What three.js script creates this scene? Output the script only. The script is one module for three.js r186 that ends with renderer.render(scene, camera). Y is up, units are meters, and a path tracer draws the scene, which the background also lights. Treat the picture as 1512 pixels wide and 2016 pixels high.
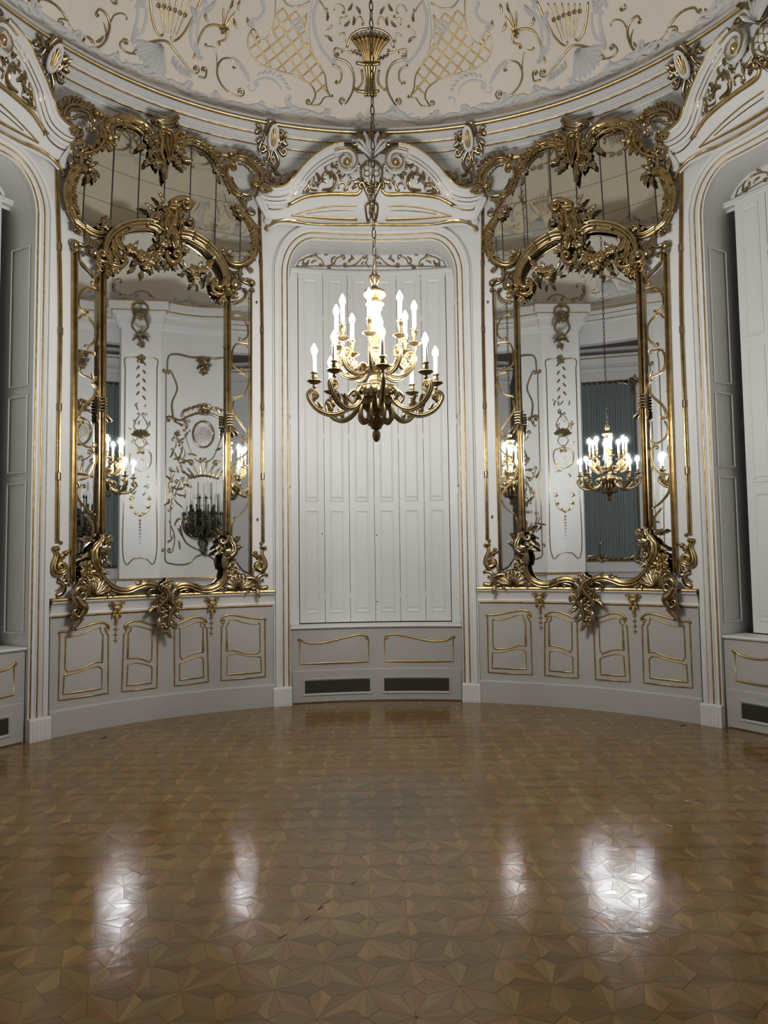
import * as THREE from 'three';
import { toCreasedNormals } from 'three/addons/utils/BufferGeometryUtils.js';

// ---------- camera, lights, exposure ----------
const scene = new THREE.Scene();
scene.background = new THREE.Color(0x000000);
const CAM = [-0.172, 1.6, 4.7], F = 1400, YAW = 1.96 * Math.PI / 180, PIT = 3.52 * Math.PI / 180, ROL = -0.75 * Math.PI / 180;
const camera = new THREE.PerspectiveCamera(2 * Math.atan(1008 / F) * 180 / Math.PI, 1512 / 2016, 0.05, 60);
camera.rotation.order = 'YXZ';
camera.position.set(...CAM);
camera.rotation.set(PIT, -YAW, ROL);
const EXPOSURE = 4.14;        // overall brightness
const BULB_CANDELA = 0.145;    // each of the sixteen candle bulbs
const BULB_COLOR = new THREE.Color(0.985, 0.995, 1.0);
const BULB_GLOW = 52;

// ---------- small maths ----------
const V = (x, y, z) => new THREE.Vector3(x, y, z);
let seed = 12345;
const rnd = () => { seed = (seed * 1664525 + 1013904223) >>> 0; return seed / 4294967296; };
const lerp = (a, b, k) => a + (b - a) * k;
const clamp = (x, a = 0, b = 1) => Math.min(b, Math.max(a, x));
const interp = (a, k) => { if (typeof a === 'number') return a; const x = clamp(k) * (a.length - 1), i = Math.min(a.length - 2, Math.floor(x)); return lerp(a[i], a[i + 1], x - i); };

// ---------- the oval plan: x = A sin t, z = -B cos t, s = arc length from the far end ----------
const A = 3.74, B = 3.28, NT = 4000, arc = [0];
for (let i = 1; i <= NT; i++) { const t = (i - 0.5) / NT * Math.PI; arc.push(arc[i - 1] + Math.hypot(A * Math.cos(t), B * Math.sin(t)) * Math.PI / NT); }
const s2t = (s) => { const q = Math.min(Math.abs(s), arc[NT]); let lo = 0, hi = NT; while (hi - lo > 1) { const m = (lo + hi) >> 1; if (arc[m] <= q) lo = m; else hi = m; } return Math.sign(s) * (lo + (q - arc[lo]) / (arc[hi] - arc[lo])) / NT * Math.PI; };
const t2s = (t) => { const q = Math.abs(t) / Math.PI * NT, i = Math.min(NT - 1, Math.floor(q)); return Math.sign(t) * lerp(arc[i], arc[i + 1], q - i); };
// wall map: s along the wall, y up, d out of the wall into the room
function S(s, y, d = 0) {
  const t = s2t(s), sx = Math.sin(t), cz = Math.cos(t);
  let nx = -sx / A, nz = cz / B; const l = Math.hypot(nx, nz); nx /= l; nz /= l;
  return [A * sx + nx * d, y, -B * cz + nz * d];
}
// where a sight line of the survey photograph meets the oval wall (offset d), as [s, y]
function sight(px, py) {
  let u = px - 756, v = py - 1008, c = Math.cos(-ROL), q = Math.sin(-ROL);
  [u, v] = [u * c - v * q, u * q + v * c];
  let x = u / F, y = -v / F, z = 1;
  c = Math.cos(PIT); q = Math.sin(PIT); [y, z] = [y * c + z * q, -y * q + z * c];
  c = Math.cos(YAW); q = Math.sin(YAW); [x, z] = [x * c + z * q, -x * q + z * c];
  return [x, y, -z];
}
function W(px, py, d = 0) {
  const r = sight(px, py), a = A - d, b = B - d, ox = CAM[0], oz = CAM[2];
  const qa = (r[0] / a) ** 2 + (r[2] / b) ** 2, qb = 2 * (ox * r[0] / a / a + oz * r[2] / b / b), qc = (ox / a) ** 2 + (oz / b) ** 2 - 1;
  const l = (-qb + Math.sqrt(qb * qb - 4 * qa * qc)) / 2 / qa;
  return [t2s(Math.atan2((ox + r[0] * l) / a, -(oz + r[2] * l) / b)), CAM[1] + r[1] * l];
}
// a survey sheet: crop origin and scale -> list of [s, y]
const sheet = (x0, y0, k, d = 0) => (l, dd = d) => { const o = []; for (let i = 0; i < l.length; i += 2) o.push(W(x0 + l[i] / k, y0 + l[i + 1] / k, dd)); return o; };

// ---------- geometry collector ----------
class Col {
  constructor() { this.p = []; this.u = []; this.i = []; }
  get empty() { return !this.i.length; }
  grid(rows, closed = false) {          // rows of [x, y, z, u, v]
    const b = this.p.length / 3, n = rows[0].length;
    for (const r of rows) for (const q of r) { this.p.push(q[0], q[1], q[2]); this.u.push(q[3] ?? q[0], q[4] ?? q[1]); }
    for (let i = 0; i + 1 < rows.length; i++) for (let j = 0; j + (closed ? 0 : 1) < n; j++) {
      const a = b + i * n + j, c = b + i * n + (j + 1) % n;
      this.i.push(a, a + n, c + n, a, c + n, c);
    }
    return this;
  }
  fan(pts) { const b = this.p.length / 3; for (const q of pts) { this.p.push(q[0], q[1], q[2]); this.u.push(q[3] ?? q[0], q[4] ?? q[1]); } for (let i = 1; i + 1 < pts.length; i++) this.i.push(b, b + i, b + i + 1); return this; }
  geometry(crease) {
    let g = new THREE.BufferGeometry();
    g.setAttribute('position', new THREE.Float32BufferAttribute(this.p, 3));
    g.setAttribute('uv', new THREE.Float32BufferAttribute(this.u, 2));
    g.setIndex(this.i);
    if (crease) { g = toCreasedNormals(g, crease * Math.PI / 180); } else g.computeVertexNormals();
    return g;
  }
  build(name, mat, parent, crease) { const m = new THREE.Mesh(this.geometry(crease), mat); m.name = name; parent.add(m); return m; }
}
const pt = (M, u, v, d) => { const q = M(u, v, d); q.push(u, v); return q; };
function smooth(pts, n) {
  const c = new THREE.CatmullRomCurve3(pts.map((p) => V(p[0], p[1], 0)), false, 'centripetal');
  return c.getPoints(n).map((p) => [p.x, p.y]);
}
const PR = {   // cross sections: [across, height]
  r: [[-1, 0], [-0.9, 0.45], [-0.55, 0.85], [0, 1], [0.55, 0.85], [0.9, 0.45], [1, 0]],
  g: [[-1, 0], [-0.95, 0.5], [-0.72, 0.72], [-0.48, 0.45], [-0.2, 0.5], [0.1, 1], [0.45, 1.05], [0.78, 0.75], [0.95, 0.4], [1, 0]],
  e: [[-1, 0], [-0.96, 0.6], [-0.7, 0.8], [-0.45, 0.42], [-0.25, 0.92], [0, 1.05], [0.25, 0.92], [0.45, 0.42], [0.7, 0.8], [0.96, 0.6], [1, 0]],
  b: [[-1, 0], [-1, 0.7], [-0.7, 0.85], [-0.55, 0.6], [-0.3, 0.9], [0.1, 1], [0.5, 0.8], [0.6, 0.55], [0.9, 0.6], [1, 0]],
  s: [[-1, 0], [-0.8, 0.8], [0, 1], [0.8, 0.8], [1, 0]],
};
const frame2 = (P, i) => { const a = P[Math.max(0, i - 1)], b = P[Math.min(P.length - 1, i + 1)], l = Math.hypot(b[0] - a[0], b[1] - a[1]) || 1; return [(b[0] - a[0]) / l, (b[1] - a[1]) / l]; };
function ribbon(c, M, pts, w, o = {}) {
  const P = o.raw ? pts : smooth(pts, o.n || Math.max(10, pts.length * 5)), N = P.length, pr = PR[o.p || 'r'], h = o.h ?? 0.85, rows = [];
  const cap = (i, sgn) => { const [tx, ty] = frame2(P, i), ww = interp(w, i / (N - 1)) * 0.5, q = P[i]; const d = interp(o.d ?? 0, i / (N - 1)); return pr.map(() => pt(M, q[0] + sgn * tx * ww, q[1] + sgn * ty * ww, d)); };
  rows.push(cap(0, -1));
  for (let i = 0; i < N; i++) {
    const k = i / (N - 1), [tx, ty] = frame2(P, i), ww = interp(w, k), d = interp(o.d ?? 0, k);
    rows.push(pr.map(([x, q]) => pt(M, P[i][0] - ty * x * ww, P[i][1] + tx * x * ww, d + q * ww * h)));
  }
  rows.push(cap(N - 1, 1));
  c.grid(rows);
}
function spiral(P, T, dir, r, turns) {
  const cx = P[0] - T[1] * dir * r, cy = P[1] + T[0] * dir * r, a0 = Math.atan2(P[1] - cy, P[0] - cx), n = Math.ceil(14 * turns), o = [];
  for (let k = 1; k <= n; k++) { const a = a0 + dir * turns * 2 * Math.PI * k / n, q = r * (1 - 0.72 * k / n); o.push([cx + q * Math.cos(a), cy + q * Math.sin(a)]); }
  return [o, [cx, cy]];
}
// a scroll: curve with a volute at start (o.a) and / or end (o.b), each [turning direction, radius, turns]
function scroll(c, M, pts, w, o = {}) {
  let P = smooth(pts, o.n || Math.max(10, pts.length * 4)), n0 = 0, n1 = 0, ca, cb;
  const w0 = Array.isArray(w) ? w : [w, w];
  const base = P.length;
  if (o.b) { const [q, ce] = spiral(P[P.length - 1], frame2(P, P.length - 1), o.b[0], o.b[1], o.b[2] ?? 1.1); P = P.concat(q); n1 = q.length; cb = ce; }
  if (o.a) { const t = frame2(P, 0), [q, ce] = spiral(P[0], [-t[0], -t[1]], -o.a[0], o.a[1], o.a[2] ?? 1.1); P = q.reverse().concat(P); n0 = q.length; ca = ce; }
  const N = P.length, ws = P.map((_, i) => i < n0 ? interp(w0, 0) * lerp(0.5, 1, i / n0) : i >= N - n1 ? interp(w0, 1) * lerp(1, 0.5, (i - N + n1) / n1) : interp(w0, (i - n0) / (base - 1)));
  ribbon(c, M, P, ws, { ...o, raw: true });
  const d = typeof o.d === 'number' ? o.d : Array.isArray(o.d) ? o.d[0] : 0;
  if (ca) ball(c, M, ca, o.a[1] * 0.42, interp(w0, 0) * 1.15 + d, 0);
  if (cb) ball(c, M, cb, o.b[1] * 0.42, interp(w0, 1) * 1.15 + (Array.isArray(o.d) ? o.d[o.d.length - 1] : d), 0);
}
function ball(c, M, p, r, h, d = 0) {
  const rows = [];
  for (let i = 0; i <= 5; i++) { const a = i / 5 * Math.PI / 2, row = []; for (let j = 0; j < 9; j++) { const b = j / 9 * 2 * Math.PI; row.push(pt(M, p[0] + r * Math.cos(a) * Math.cos(b), p[1] + r * Math.cos(a) * Math.sin(b), d + h * Math.sin(a))); } rows.push(row); }
  rows.reverse();
  c.grid(rows.map((r2) => r2), true);
}
function leaf(c, M, b, ang, L, wd, o = {}) {
  const K = 14, rows = [], lob = o.lobes ?? 2.5, h = o.h ?? wd * 0.6, d0 = o.d ?? 0;
  let x = b[0], y = b[1], tip = 0;
  for (let i = 0; i <= K; i++) {
    const k = i / K, a = ang + (o.curl ?? 0) * k ** 1.4, tx = Math.cos(a), ty = Math.sin(a);
    if (i) { x += tx * L / K; y += ty * L / K; }
    const hw = wd * Math.pow(Math.sin(Math.PI * (0.14 + 0.86 * k)), 0.6) * (0.84 + 0.16 * Math.cos(2 * Math.PI * lob * k + 0.6)) * (1 - 0.25 * k) + 0.0002, hh = h * (0.35 + 0.65 * Math.sin(Math.PI * (0.1 + 0.8 * k)));
    const dd = d0 + (o.lift ?? wd * 0.5) * k * k;
    rows.push([[-1, 0], [-0.55, 0.95], [-0.12, 0.5], [0, 0.72], [0.12, 0.5], [0.55, 0.95], [1, 0]].map(([q, z]) => pt(M, x - ty * q * hw, y + tx * q * hw, dd + z * hh)));
  }
  c.grid(rows);
}
function flower(c, M, p, r, o = {}) {
  const n = o.n ?? 5, seg = n * 5, rows = [], d0 = o.d ?? 0, ph = (o.ph ?? 0);
  for (const [q, h, m] of [[1, 0, 1], [0.98, 0.3, 1], [0.75, 0.62, 0.6], [0.4, 0.4, 0.2], [0.32, 0.75, 0], [0.18, 0.95, 0], [0.01, 1, 0]]) {
    const row = [];
    for (let j = 0; j < seg; j++) { const a = j / seg * 2 * Math.PI + ph, k = 1 - m * 0.38 * (1 - Math.abs(Math.cos(n * (a - ph) / 2))); row.push(pt(M, p[0] + r * q * k * Math.cos(a), p[1] + r * q * k * Math.sin(a), d0 + r * (o.h ?? 0.7) * h)); }
    rows.push(row);
  }
  c.grid(rows, true);
}
function fanShell(c, M, p, ang, r, spread, n, o = {}) {
  const seg = n * 4, rows = [], d0 = o.d ?? 0;
  for (let j = 0; j <= seg; j++) {
    const k = j / seg, a = ang + (k - 0.5) * spread, f = 0.5 + 0.5 * Math.cos(2 * Math.PI * n * k + Math.PI), row = [];
    for (const q of [0.08, 0.3, 0.55, 0.8, 0.95, 1]) { const rr = r * q * (0.86 + 0.14 * f * q); row.push(pt(M, p[0] + rr * Math.cos(a), p[1] + rr * Math.sin(a), q === 1 ? d0 : d0 + (o.h ?? r * 0.25) * (0.35 + 0.65 * f) * Math.sin(Math.PI * (0.25 + 0.6 * q)))); }
    rows.push(row);
  }
  c.grid(rows);
}
// a knot of acanthus: leaves and curls round a point
function cluster(c, M, p, r, n = 6, o = {}) {
  const a0 = rnd() * 6.28, d = o.d ?? 0;
  for (let i = 0; i < n; i++) {
    const a = a0 + (i + rnd() * 0.6) / n * 2 * Math.PI, b = [p[0] + Math.cos(a) * r * 0.12, p[1] + Math.sin(a) * r * 0.12], dir = rnd() < 0.5 ? 1 : -1;
    if (rnd() < 0.4) { leaf(c, M, b, a, r * (0.8 + 0.3 * rnd()), r * 0.26, { curl: dir * (0.8 + rnd()), h: r * 0.32, d: d + r * 0.12, lift: r * 0.15 }); continue; }
    const L = r * (0.5 + 0.25 * rnd()), e = [p[0] + Math.cos(a) * L, p[1] + Math.sin(a) * L];
    scroll(c, M, [b, [(b[0] + e[0]) / 2 + Math.sin(a) * r * 0.13 * dir, (b[1] + e[1]) / 2 - Math.cos(a) * r * 0.13 * dir], e], [r * 0.12, r * 0.19, r * 0.13], { b: [dir, r * (0.17 + 0.1 * rnd()), 0.85], d: d + r * 0.25 * rnd(), h: 1.35, n: 7 });
  }
  ball(c, M, p, r * 0.28, r * 0.55, d);
}
// ragged shell-edge along a curve: small leaves leaning along it
function fringe(c, M, pts, n, size, side, o = {}) {
  const P = smooth(pts, n * 3);
  for (let i = 0; i < n; i++) { const q = Math.min(P.length - 2, i * 3 + 1), [tx, ty] = frame2(P, q), a = Math.atan2(ty, tx) + side * (o.lean ?? 0.9); leaf(c, M, P[q], a, size * (0.8 + 0.4 * rnd()), size * 0.32, { curl: -side * 0.9 * (o.bend ?? 1), lobes: 1, h: size * 0.3, d: o.d ?? 0 }); }
}
// moulding: profile [[across, out]] swept along a path in the (s, y) plane with mitred corners
function sweep(c, M, path, prof, closed = false) {
  const n = path.length, rows = [];
  for (let i = 0; i < n + (closed ? 1 : 0); i++) {
    const q = path[i % n], a = closed ? path[(i - 1 + n) % n] : path[Math.max(0, i - 1)], b = closed ? path[(i + 1) % n] : path[Math.min(n - 1, i + 1)];
    let d1 = [q[0] - a[0], q[1] - a[1]], d2 = [b[0] - q[0], b[1] - q[1]];
    if (i % n === 0 && !closed) d1 = d2; if (i === n - 1 && !closed) d2 = d1;
    const l1 = Math.hypot(...d1) || 1, l2 = Math.hypot(...d2) || 1, n1 = [-d1[1] / l1, d1[0] / l1], n2 = [-d2[1] / l2, d2[0] / l2];
    let mx = n1[0] + n2[0], my = n1[1] + n2[1]; const k = Math.max(0.35, (mx * mx + my * my) / 2); mx /= k; my /= k;
    rows.push(prof.map(([o, d]) => pt(M, q[0] + mx * o, q[1] + my * o, d)));
  }
  c.grid(rows);
}
// profile [[d, y]] carried along the wall from s0 to s1
function strip(c, M, s0, s1, prof, n = Math.max(2, Math.ceil(Math.abs(s1 - s0) / 0.06))) {
  const rows = [];
  for (let i = 0; i <= n; i++) { const s = lerp(s0, s1, i / n); rows.push(prof.map(([d, y]) => pt(M, s, y, d))); }
  c.grid(rows);
  for (const [r, f] of [[rows[0], 1], [rows[n], 0]]) c.fan(f ? r.slice().reverse() : r);
}
const beadProfile = (w, h, d = 0) => [[-w, d], [-w * 0.8, d + h * 0.7], [0, d + h], [w * 0.8, d + h * 0.7], [w, d]];
// mirror image of a built geometry across the plane x = 0
function mirrored(g) {
  const o = g.index ? g.toNonIndexed() : g.clone(), p = o.attributes.position, q = o.attributes.normal, u = o.attributes.uv;
  for (let i = 0; i < p.count; i += 3) {
    for (const at of [p, q, u]) { if (!at) continue; const k = at.itemSize; for (let j = 0; j < k; j++) { const a = at.array[(i + 1) * k + j]; at.array[(i + 1) * k + j] = at.array[(i + 2) * k + j]; at.array[(i + 2) * k + j] = a; } }
    for (let j = i; j < i + 3; j++) { p.array[j * 3] *= -1; q.array[j * 3] *= -1; }
  }
  return o;
}

// ---------- names, labels ----------
const taken = new Map();
const numbered = (n) => { const k = taken.get(n) ?? 0; taken.set(n, k + 1); return k ? `${n}_${String(k).padStart(3, '0')}` : n; };
function thing(name, label, category, group) { const g = new THREE.Group(); g.name = numbered(name); g.userData = { label, category }; if (group) g.userData.group = group; scene.add(g); return g; }
function struct(name) { const g = new THREE.Group(); g.name = numbered(name); g.userData = { kind: 'structure' }; scene.add(g); return g; }
// put the group's own origin at the foot of what it holds
function rebase(g) {
  const b = new THREE.Box3().setFromObject(g), o = V((b.min.x + b.max.x) / 2, b.min.y, (b.min.z + b.max.z) / 2), seen = new Set();
  g.traverse((m) => { if (m.isMesh && !seen.has(m.geometry)) { seen.add(m.geometry); m.geometry.translate(-o.x, -o.y, -o.z); } });
  g.position.copy(o);
  return g;
}
// the counterpart of a thing on the other side of the room
function counterpart(g, label, copyData = true) {
  const r = new THREE.Group(); r.name = numbered(g.name.replace(/_\d+$/, '')); r.userData = { ...g.userData }; if (label) r.userData.label = label;
  const walk = (from, to) => { for (const m of from.children) { if (!m.isMesh || m.userData.single) continue; const q = new THREE.Mesh(mirrored(m.geometry), m.material); q.name = m.name; q.userData = { ...m.userData }; to.add(q); walk(m, q); } };
  walk(g, r); scene.add(r); r.position.set(-g.position.x, g.position.y, g.position.z);
  return r;
}

// ---------- materials ----------
function noise2(n) { const g = new Float32Array(n * n); for (let i = 0; i < n * n; i++) g[i] = rnd(); return (x, y) => { const xi = Math.floor(x), yi = Math.floor(y), fx = x - xi, fy = y - yi, s = (a) => a * a * (3 - 2 * a), w = (a) => ((a % n) + n) % n, at = (a, b) => g[w(b) * n + w(a)]; return lerp(lerp(at(xi, yi), at(xi + 1, yi), s(fx)), lerp(at(xi, yi + 1), at(xi + 1, yi + 1), s(fx)), s(fy)); }; }
function texture(n, fn, srgb, rep) {
  const d = new Uint8Array(n * n * 4);
  for (let y = 0; y < n; y++) for (let x = 0; x < n; x++) { const c = fn(x / n, y / n), o = (y * n + x) * 4; for (let k = 0; k < 3; k++) d[o + k] = clamp(c[k]) * 255; d[o + 3] = 255; }
  const t = new THREE.DataTexture(d, n, n, THREE.RGBAFormat); t.wrapS = t.wrapT = THREE.RepeatWrapping; t.magFilter = THREE.LinearFilter; t.minFilter = THREE.LinearFilter; if (srgb) t.colorSpace = THREE.SRGBColorSpace; t.repeat.set(rep, rep); t.needsUpdate = true; return t;
}
const nz = noise2(64), fbm = (x, y, o = 4, b = 1) => { let v = 0, a = 0.5, f = b; for (let i = 0; i < o; i++) { v += a * nz(x * f, y * f); a *= 0.5; f *= 2; } return v / (1 - 0.5 ** o); };
const goldMap = texture(256, (x, y) => { const k = fbm(x * 8, y * 8, 3), w = clamp(0.5 + 2.2 * (k - 0.5)), v = 0.72 + 0.28 * w; return [v, v * lerp(0.94, 1, w), v * lerp(0.82, 1, w)]; }, false, 2.2);
const goldRough = texture(256, (x, y) => { const k = fbm(x * 16 + 3, y * 16, 3); return [0, 0.7 + 0.3 * k, 0]; }, false, 3);
const plasterMap = texture(256, (x, y) => { const k = fbm(x * 8, y * 8, 5); const v = 0.95 + 0.05 * k; return [v, v, v * 0.995]; }, false, 0.5);
const std = (o) => new THREE.MeshStandardMaterial(o);
const M = {
  white: std({ color: new THREE.Color(0.73, 0.722, 0.705), roughness: 0.55, map: plasterMap }),
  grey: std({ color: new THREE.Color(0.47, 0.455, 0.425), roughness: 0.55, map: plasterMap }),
  gloom: std({ color: new THREE.Color(0.16, 0.13, 0.1), roughness: 0.9 }),  // unseen ante-room surfaces, toned dark to cut light bounced onto the floor
  shutter: std({ color: new THREE.Color(0.7, 0.695, 0.675), roughness: 0.45, map: plasterMap }),
  ceiling: std({ color: new THREE.Color(0.85, 0.785, 0.7), roughness: 0.85, map: plasterMap }),
  stucco: std({ color: new THREE.Color(0.66, 0.65, 0.64), roughness: 0.8 }),
  gold: std({ color: new THREE.Color(0.47, 0.355, 0.185), metalness: 1, roughness: 0.28, map: goldMap, roughnessMap: goldRough }),
  oldGold: std({ color: new THREE.Color(0.42, 0.34, 0.22), metalness: 1, roughness: 0.25, map: goldMap, roughnessMap: goldRough }),
  line: std({ color: new THREE.Color(0.58, 0.43, 0.2), metalness: 1, roughness: 0.36, map: goldMap }),
  bronze: std({ color: new THREE.Color(0.23, 0.172, 0.092), metalness: 0.95, roughness: 0.36, map: goldMap }),
  silver: std({ color: new THREE.Color(0.74, 0.76, 0.77), metalness: 1, roughness: 0.015 }),
  agedSilver: std({ color: new THREE.Color(0.6, 0.58, 0.5), metalness: 1, roughness: 0.03 }),
  seam: std({ color: new THREE.Color(0.03, 0.03, 0.028), roughness: 0.6 }),
  scuff: std({ color: new THREE.Color(0.035, 0.022, 0.012), roughness: 0.5 }),
  dark: std({ color: new THREE.Color(0.02, 0.02, 0.02), roughness: 0.7 }),
  iron: std({ color: new THREE.Color(0.1, 0.085, 0.06), metalness: 0.8, roughness: 0.5 }),
  candle: std({ color: new THREE.Color(0.8, 0.78, 0.72), roughness: 0.5 }),
  curtain: std({ color: new THREE.Color(0.2, 0.235, 0.235), roughness: 0.9 }),
  bulb: std({ color: 0xffffff, emissive: BULB_COLOR, emissiveIntensity: BULB_GLOW, roughness: 0.3 }),
};

// ---------- the room ----------
const YC = 6.33, DC = 0.3;                       // top edge and reach of the great cornice
const BAY = 1.137, OPEN = 0.957, YO = 5.2;       // window bays: half width of casing, of opening, head of opening
const S1 = 3.42, SW = S1 + BAY;                  // far edge of the mirror bays, centre of the side window bays
const S2 = SW + BAY, SP = t2s(118 * Math.PI / 180); // candelabrum panel from S2 to the pier at SP
const Y = (px, py, d) => W(px, py, d)[1];
const D1 = sheet(500, 230, 3.287), Cc = sheet(80, 1040, 3.15), HH = sheet(500, 230, 6.3);

// floor slab
const floor = struct('floor');
{
  const m = new THREE.Mesh(new THREE.BoxGeometry(10.4, 0.2, 11.4), std({ color: new THREE.Color(0.035, 0.022, 0.012), roughness: 0.8 }));
  m.name = 'subfloor'; m.position.set(0, -0.1055, 1.6); floor.add(m);
}
// plain walls of the mirror bays, dado, baseboard
const wallProf = (y0, y1, d = 0, th = 0.18) => [[d - th, y0], [d, y0], [d, y1], [d - th, y1]];
const DADO = 1.25;
const dadoProf = [[0, 1.085], [0.035, 1.085], [0.04, 1.1], [0.03, 1.112], [0.034, 1.15], [0.05, 1.185], [0.075, 1.2], [0.082, 1.208], [0.082, 1.222]];
const dadoGold = [[0.07, 1.222], [0.09, 1.222], [0.1, 1.232], [0.097, 1.245], [0.085, DADO], [0, DADO]];
function mirrorBay(side) {
  const w = struct(side < 0 ? 'wall_left' : 'wall_right'), K = side < 0 ? (g) => g : mirrored;
  const put = (c, name, mat, crease, parent = w) => { const m = new THREE.Mesh(K(c.geometry(crease)), mat); m.name = name; parent.add(m); return m; };
  let c = new Col(); strip(c, S, -S1 - 0.02, -BAY + 0.01, wallProf(0, 6.4)); put(c, 'wall_panel', M.white, 30);
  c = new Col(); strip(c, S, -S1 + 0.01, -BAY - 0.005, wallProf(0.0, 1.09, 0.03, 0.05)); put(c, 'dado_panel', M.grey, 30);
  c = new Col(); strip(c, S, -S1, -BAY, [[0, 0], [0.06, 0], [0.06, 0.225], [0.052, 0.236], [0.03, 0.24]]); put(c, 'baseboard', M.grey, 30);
  c = new Col(); strip(c, S, -S1, -BAY, dadoProf); put(c, 'dado_rail', M.white, 25);
  c = new Col(); strip(c, S, -S1 - 0.005, -BAY + 0.005, dadoGold); put(c, 'dado_nosing', M.line, 40);
  c = new Col(); strip(c, S, -S1 + 0.02, -BAY - 0.02, [[0.03, 1.072], [0.045, 1.074], [0.05, 1.081], [0.045, 1.089], [0.03, 1.091]]); put(c, 'dado_bead', M.line, 40);
  // inset frame in the rail's hollow
  // the four double panels
  const mid = -(S1 + BAY) / 2, flip = (l) => l.map(([s, y]) => [2 * mid - s, y]);
  const p1 = [Cc([408, 1020, 100, 1065, 110, 655]), Cc([110, 655, 112, 640, 150, 637, 250, 612, 340, 586, 385, 588, 406, 604])];
  const panels = [];
  const wave = (l) => smooth(Cc(l), 14);
  const A1 = { o: Cc([411, 660, 409, 1020, 100, 1064, 108, 640]), top: Cc([108, 640, 150, 637, 250, 611, 340, 586, 388, 586, 412, 604]), curl: 1, hook: Cc([411, 660, 398, 640, 402, 622]),
    up: [...wave([145, 672, 200, 667, 270, 645, 320, 622, 360, 614]), ...Cc([363, 642, 377, 660, 372, 826]), ...wave([372, 826, 330, 830, 250, 865, 155, 886]), ...Cc([140, 866])],
    lo: [...Cc([148, 908]), ...wave([148, 908, 230, 888, 300, 862, 352, 855]), ...Cc([371, 872, 368, 990, 130, 1025, 135, 914])] };
  const A2 = { o: Cc([508, 655, 496, 1009, 714, 987, 720, 606]), top: Cc([720, 606, 665, 591, 610, 573, 560, 575, 520, 596]), curl: -1, hook: Cc([508, 655, 522, 640, 520, 622]),
    up: [...wave([685, 630, 640, 618, 590, 604, 550, 606]), ...Cc([553, 632, 536, 648, 533, 803]), ...wave([533, 803, 590, 803, 640, 815, 668, 827]), ...Cc([682, 805])],
    lo: [...wave([672, 850, 640, 842, 590, 832, 545, 836]), ...Cc([533, 850, 528, 971, 680, 956, 684, 862])] };
  for (const [q, f] of [[A1, 0], [A2, 0], [A2, 1], [A1, 1]]) {
    const g = (l) => f ? flip(l) : l, cc = new Col(), u = f ? -1 : 1;
    const rev = (l) => f ? l.slice().reverse() : l;
    for (const l of [q.o]) ribbon(cc, S, rev(g(l)), 0.009, { raw: true, d: 0.03, h: 1.1 });
    scroll(cc, S, g(q.top), 0.011, { d: 0.03, h: 1.2, a: q === A1 ? [u * -1, 0.012, 0.9] : undefined, b: [u * -q.curl, 0.026, 1.2] });
    ribbon(cc, S, g(q.hook), [0.009, 0.007], { d: 0.03, h: 1.1 });
    for (const l of [q.up, q.lo]) { const L = rev(g(l)); sweep(cc, S, L, beadProfile(0.007, 0.011, 0.03), true); }
    put(cc, 'panel_moulding', M.line, 0);
    // the raised fields inside the mouldings
    for (const l of [q.up, q.lo]) {
      const L = g(l), sh = new THREE.Shape(L.map(([x, y]) => new THREE.Vector2(x, y))), sg = new THREE.ShapeGeometry(sh), pp = sg.attributes.position;
      for (let i = 0; i < pp.count; i++) { const a = S(pp.getX(i), pp.getY(i), 0.034); pp.setXYZ(i, ...a); }
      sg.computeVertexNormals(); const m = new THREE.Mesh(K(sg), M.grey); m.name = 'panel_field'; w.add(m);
    }
  }
  return w;
}
for (const s of [-1, 1]) mirrorBay(s);

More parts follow.
